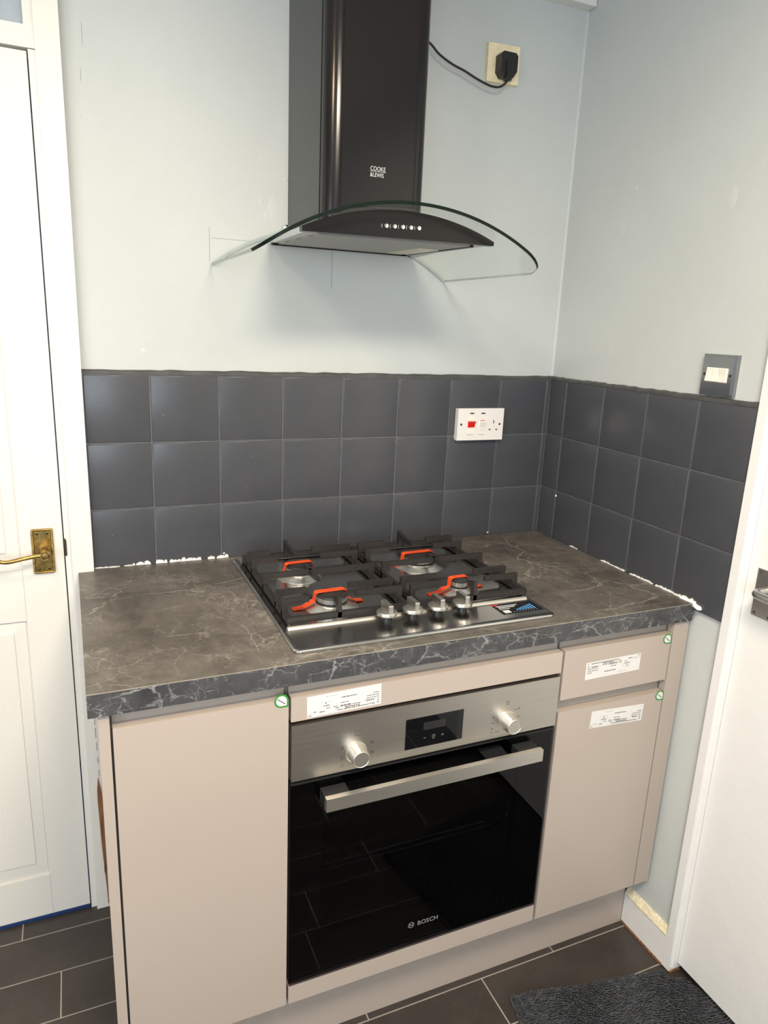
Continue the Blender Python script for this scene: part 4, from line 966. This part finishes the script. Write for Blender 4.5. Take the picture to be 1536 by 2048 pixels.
cs = empty('cooker_switch', (-0.2365, 0, 1.2315), 'white cooker switch plate with a red rocker and a socket on dark tiles', 'switch')
cx0, cx1, cz0, cz1 = -0.3105, -0.1635, 1.2320, 1.3205
mk('backbox', B((cx0+0.001, cx1-0.001, -0.0080, P0, cz0+0.001, cz1-0.001)), 'white_plastic', cs, bevel=0.002)
cp2 = mk('faceplate', B((cx0, cx1, -0.0180, -0.0080, cz0, cz1)), 'white_plastic', cs, bevel=0.0022, label='white plastic faceplate')
def onplate(name, u0, u1, v0, v1, d0, d1, mat, bevel=0.0, parent=cp2, label=None):
    w, h = cx1-cx0, cz1-cz0
    return mk(name, B((cx0+u0*w, cx0+u1*w, -0.0180-d1, -0.0180-d0, cz0+v0*h, cz0+v1*h)), mat, parent, bevel=bevel, label=label)
onplate('neon', 0.255, 0.340, 0.825, 0.865, -0.001, 0.0003, 'screw'); onplate('neon', 0.500, 0.585, 0.825, 0.865, -0.001, 0.0003, 'screw')
sw = onplate('switch_well', 0.215, 0.365, 0.225, 0.745, -0.001, 0.0004, 'ivory')
w_, h_ = cx1-cx0, cz1-cz0
bm = bmesh.new(); prism(bm, [(-0.0182, cz0+0.41*h_), (-0.0200, cz0+0.41*h_), (-0.0215, cz0+0.52*h_), (-0.0265, cz0+0.575*h_), (-0.0265, cz0+0.60*h_), (-0.0200, cz0+0.605*h_), (-0.0182, cz0+0.605*h_)], 0, cx0+0.217*w_, cx0+0.363*w_); mk('red_rocker', bm, 'red', cp2, bevel=0.0005, label='red cooker rocker switch')
bm = bmesh.new(); prism(bm, [(-0.0179, cz0+0.31*h_), (-0.0188, cz0+0.31*h_), (-0.0198, cz0+0.42*h_), (-0.0240, cz0+0.575*h_), (-0.0225, cz0+0.59*h_), (-0.0179, cz0+0.60*h_)], 0, cx0+0.480*w_, cx0+0.595*w_); mk('white_rocker', bm, 'white_plastic', cp2, bevel=0.0005)
onplate('on_mark', 0.490, 0.580, 0.612, 0.632, 0.0, 0.0004, 'red'); onplate('indicator', 0.225, 0.355, 0.615, 0.735, 0.0004, 0.0006, 'ivory')
onplate('earth_slot', 0.775, 0.795, 0.525, 0.625, -0.001, 0.0003, 'print_dark'); onplate('pin_slot', 0.685, 0.725, 0.310, 0.350, -0.001, 0.0003, 'print_dark'); onplate('pin_slot', 0.835, 0.875, 0.310, 0.350, -0.001, 0.0003, 'print_dark')
for u in (0.078, 0.920):
    bm = bmesh.new(); lathe(bm, [(0.0032, 0), (0.0030, 0.0006), (0.001, 0.0004), (0, 0.0003)], (cx0+u*w_, -0.018, cz0+0.50*h_), (0, -1, 0), 12); mk('screw', bm, 'screw', cp2)
onplate('cooker_mark', 0.215, 0.345, 0.165, 0.185, 0, 0.0003, 'ink_light'); onplate('cooker_mark', 0.47, 0.59, 0.165, 0.185, 0, 0.0003, 'ink_light')

ls = empty('light_switch', (P0, -0.587, 1.412), 'chrome plate with three ivory rocker switches on the right wall', 'switch')
ly0, ly1, lz0, lz1 = -0.6310, -0.5435, 1.4125, 1.5005
mk('faceplate', B((-0.0020, P0, ly0, ly1, lz0, lz1)), 'chrome_dark', ls, bevel=0.003, seg=3)
mk('raised_face', B((-0.0060, -0.0020, ly0+0.0045, ly1-0.0045, lz0+0.0045, lz1-0.0045)), 'chrome_dark', ls, bevel=0.0022, seg=3)
mk('rocker_frame', B((-0.0075, -0.0055, -0.6150, -0.5600, 1.4425, 1.4725)), 'ivory', ls, bevel=0.0006)
for k in range(3):
    y1 = -0.5610-0.0180*k; s = 1 if k < 2 else -1; zc = 1.4575; h2 = 0.0135
    bm = bmesh.new(); prism(bm, [(-0.007, zc-h2), (-0.0085-0.0035*(s > 0), zc-h2), (-0.0095, zc), (-0.0085-0.0035*(s < 0), zc+h2), (-0.007, zc+h2)], 1, y1-0.0168, y1)
    mk('rocker', bm, 'ivory', ls, bevel=0.0006)
for y in (-0.5535, -0.6215):
    bm = bmesh.new(); lathe(bm, [(0.0032, 0), (0.0030, 0.0006), (0.001, 0.0004), (0, 0.0003)], (-0.006, y, 1.4575), (-1, 0, 0), 12); mk('screw', bm, 'screw', ls)

# ------------------------------------------------------------------ rug
rug = empty('rug', (-0.2, -0.95, 0.0), 'charcoal shaggy chenille mat on the floor by the right door', 'rug')
A = math.radians(-11.3); ex = Vector((math.cos(A), math.sin(A), 0)); ey = Vector((math.sin(A), -math.cos(A), 0)); c0 = Vector((-0.418, -0.640, 0))
def rp(u, v): return c0 + ex*u + ey*v
RW = lambda v: 0.405 if v < 0.022 else (0.425 + v*0.6 if v < 0.10 else 0.468 + v*0.2)     # the mat runs in under the door
bm = bmesh.new(); n = 24; Lo, Hi = [], []
ou = [rp(0, 0)] + [rp(RW(0)*k/8, 0) for k in range(1, 9)] + [rp(RW(v), v) for v in (0.021, 0.022, 0.06, 0.1, 0.2, 0.3, 0.4, 0.5)] + [rp(0, 0.5)]
prism(bm, [(p.x, p.y) for p in ou], 2, 0.0005, 0.0065); mk('backing', bm, 'rug', rug)
vs, fs = [], []
sp = 0.0056
for j in range(int(0.5/sp)):
    v = 0.004+j*sp
    for i in range(int(RW(v)/0.0046)):
        u = 0.004+i*0.0046+random.uniform(-0.0012, 0.0012); vv = v+random.uniform(-0.0016, 0.0016)
        p = rp(u, vv); h = random.uniform(0.010, 0.015); a = random.uniform(-0.22, 0.22)
        swirl = math.sin(u*26+v*9)*0.7
        lean = Vector((math.cos(swirl+a-1.0), math.sin(swirl+a-1.0), 0))*random.uniform(0.005, 0.010)
        if u < 0.012: lean += -ex*0.006
        if v < 0.012: lean += -ey*0.004
        r = random.uniform(0.0014, 0.0021); b0 = len(vs); q = lean.normalized(); s_ = Vector((-q.y, q.x, 0))
        for t, rr in ((0.0, 0.8), (0.55, 1.15), (0.9, 0.75)):
            c = p + lean*t*t + Vector((0, 0, 0.006+h*t*(1-0.25*t)))
            for k in range(5): an = 2*math.pi*k/5; vs.append(c + r*rr*(math.cos(an)*s_ + math.sin(an)*(q*0.9+Vector((0, 0, -0.4*t)))))
        vs.append(p + lean + Vector((0, 0, 0.006+h*0.80)))
        for t in range(2):
            for k in range(5): fs.append((b0+t*5+k, b0+t*5+(k+1) % 5, b0+t*5+5+(k+1) % 5, b0+t*5+5+k))
        for k in range(5): fs.append((b0+10+k, b0+10+(k+1) % 5, b0+15))
me = bpy.data.meshes.new('pile'); me.from_pydata([tuple(v - ORG[rug]) for v in vs], [], fs); me.materials.append(M['rug'])
for p in me.polygons: p.use_smooth = True
po = bpy.data.objects.new('pile', me); COL.objects.link(po); po.parent = rug; po['kind'] = 'stuff'
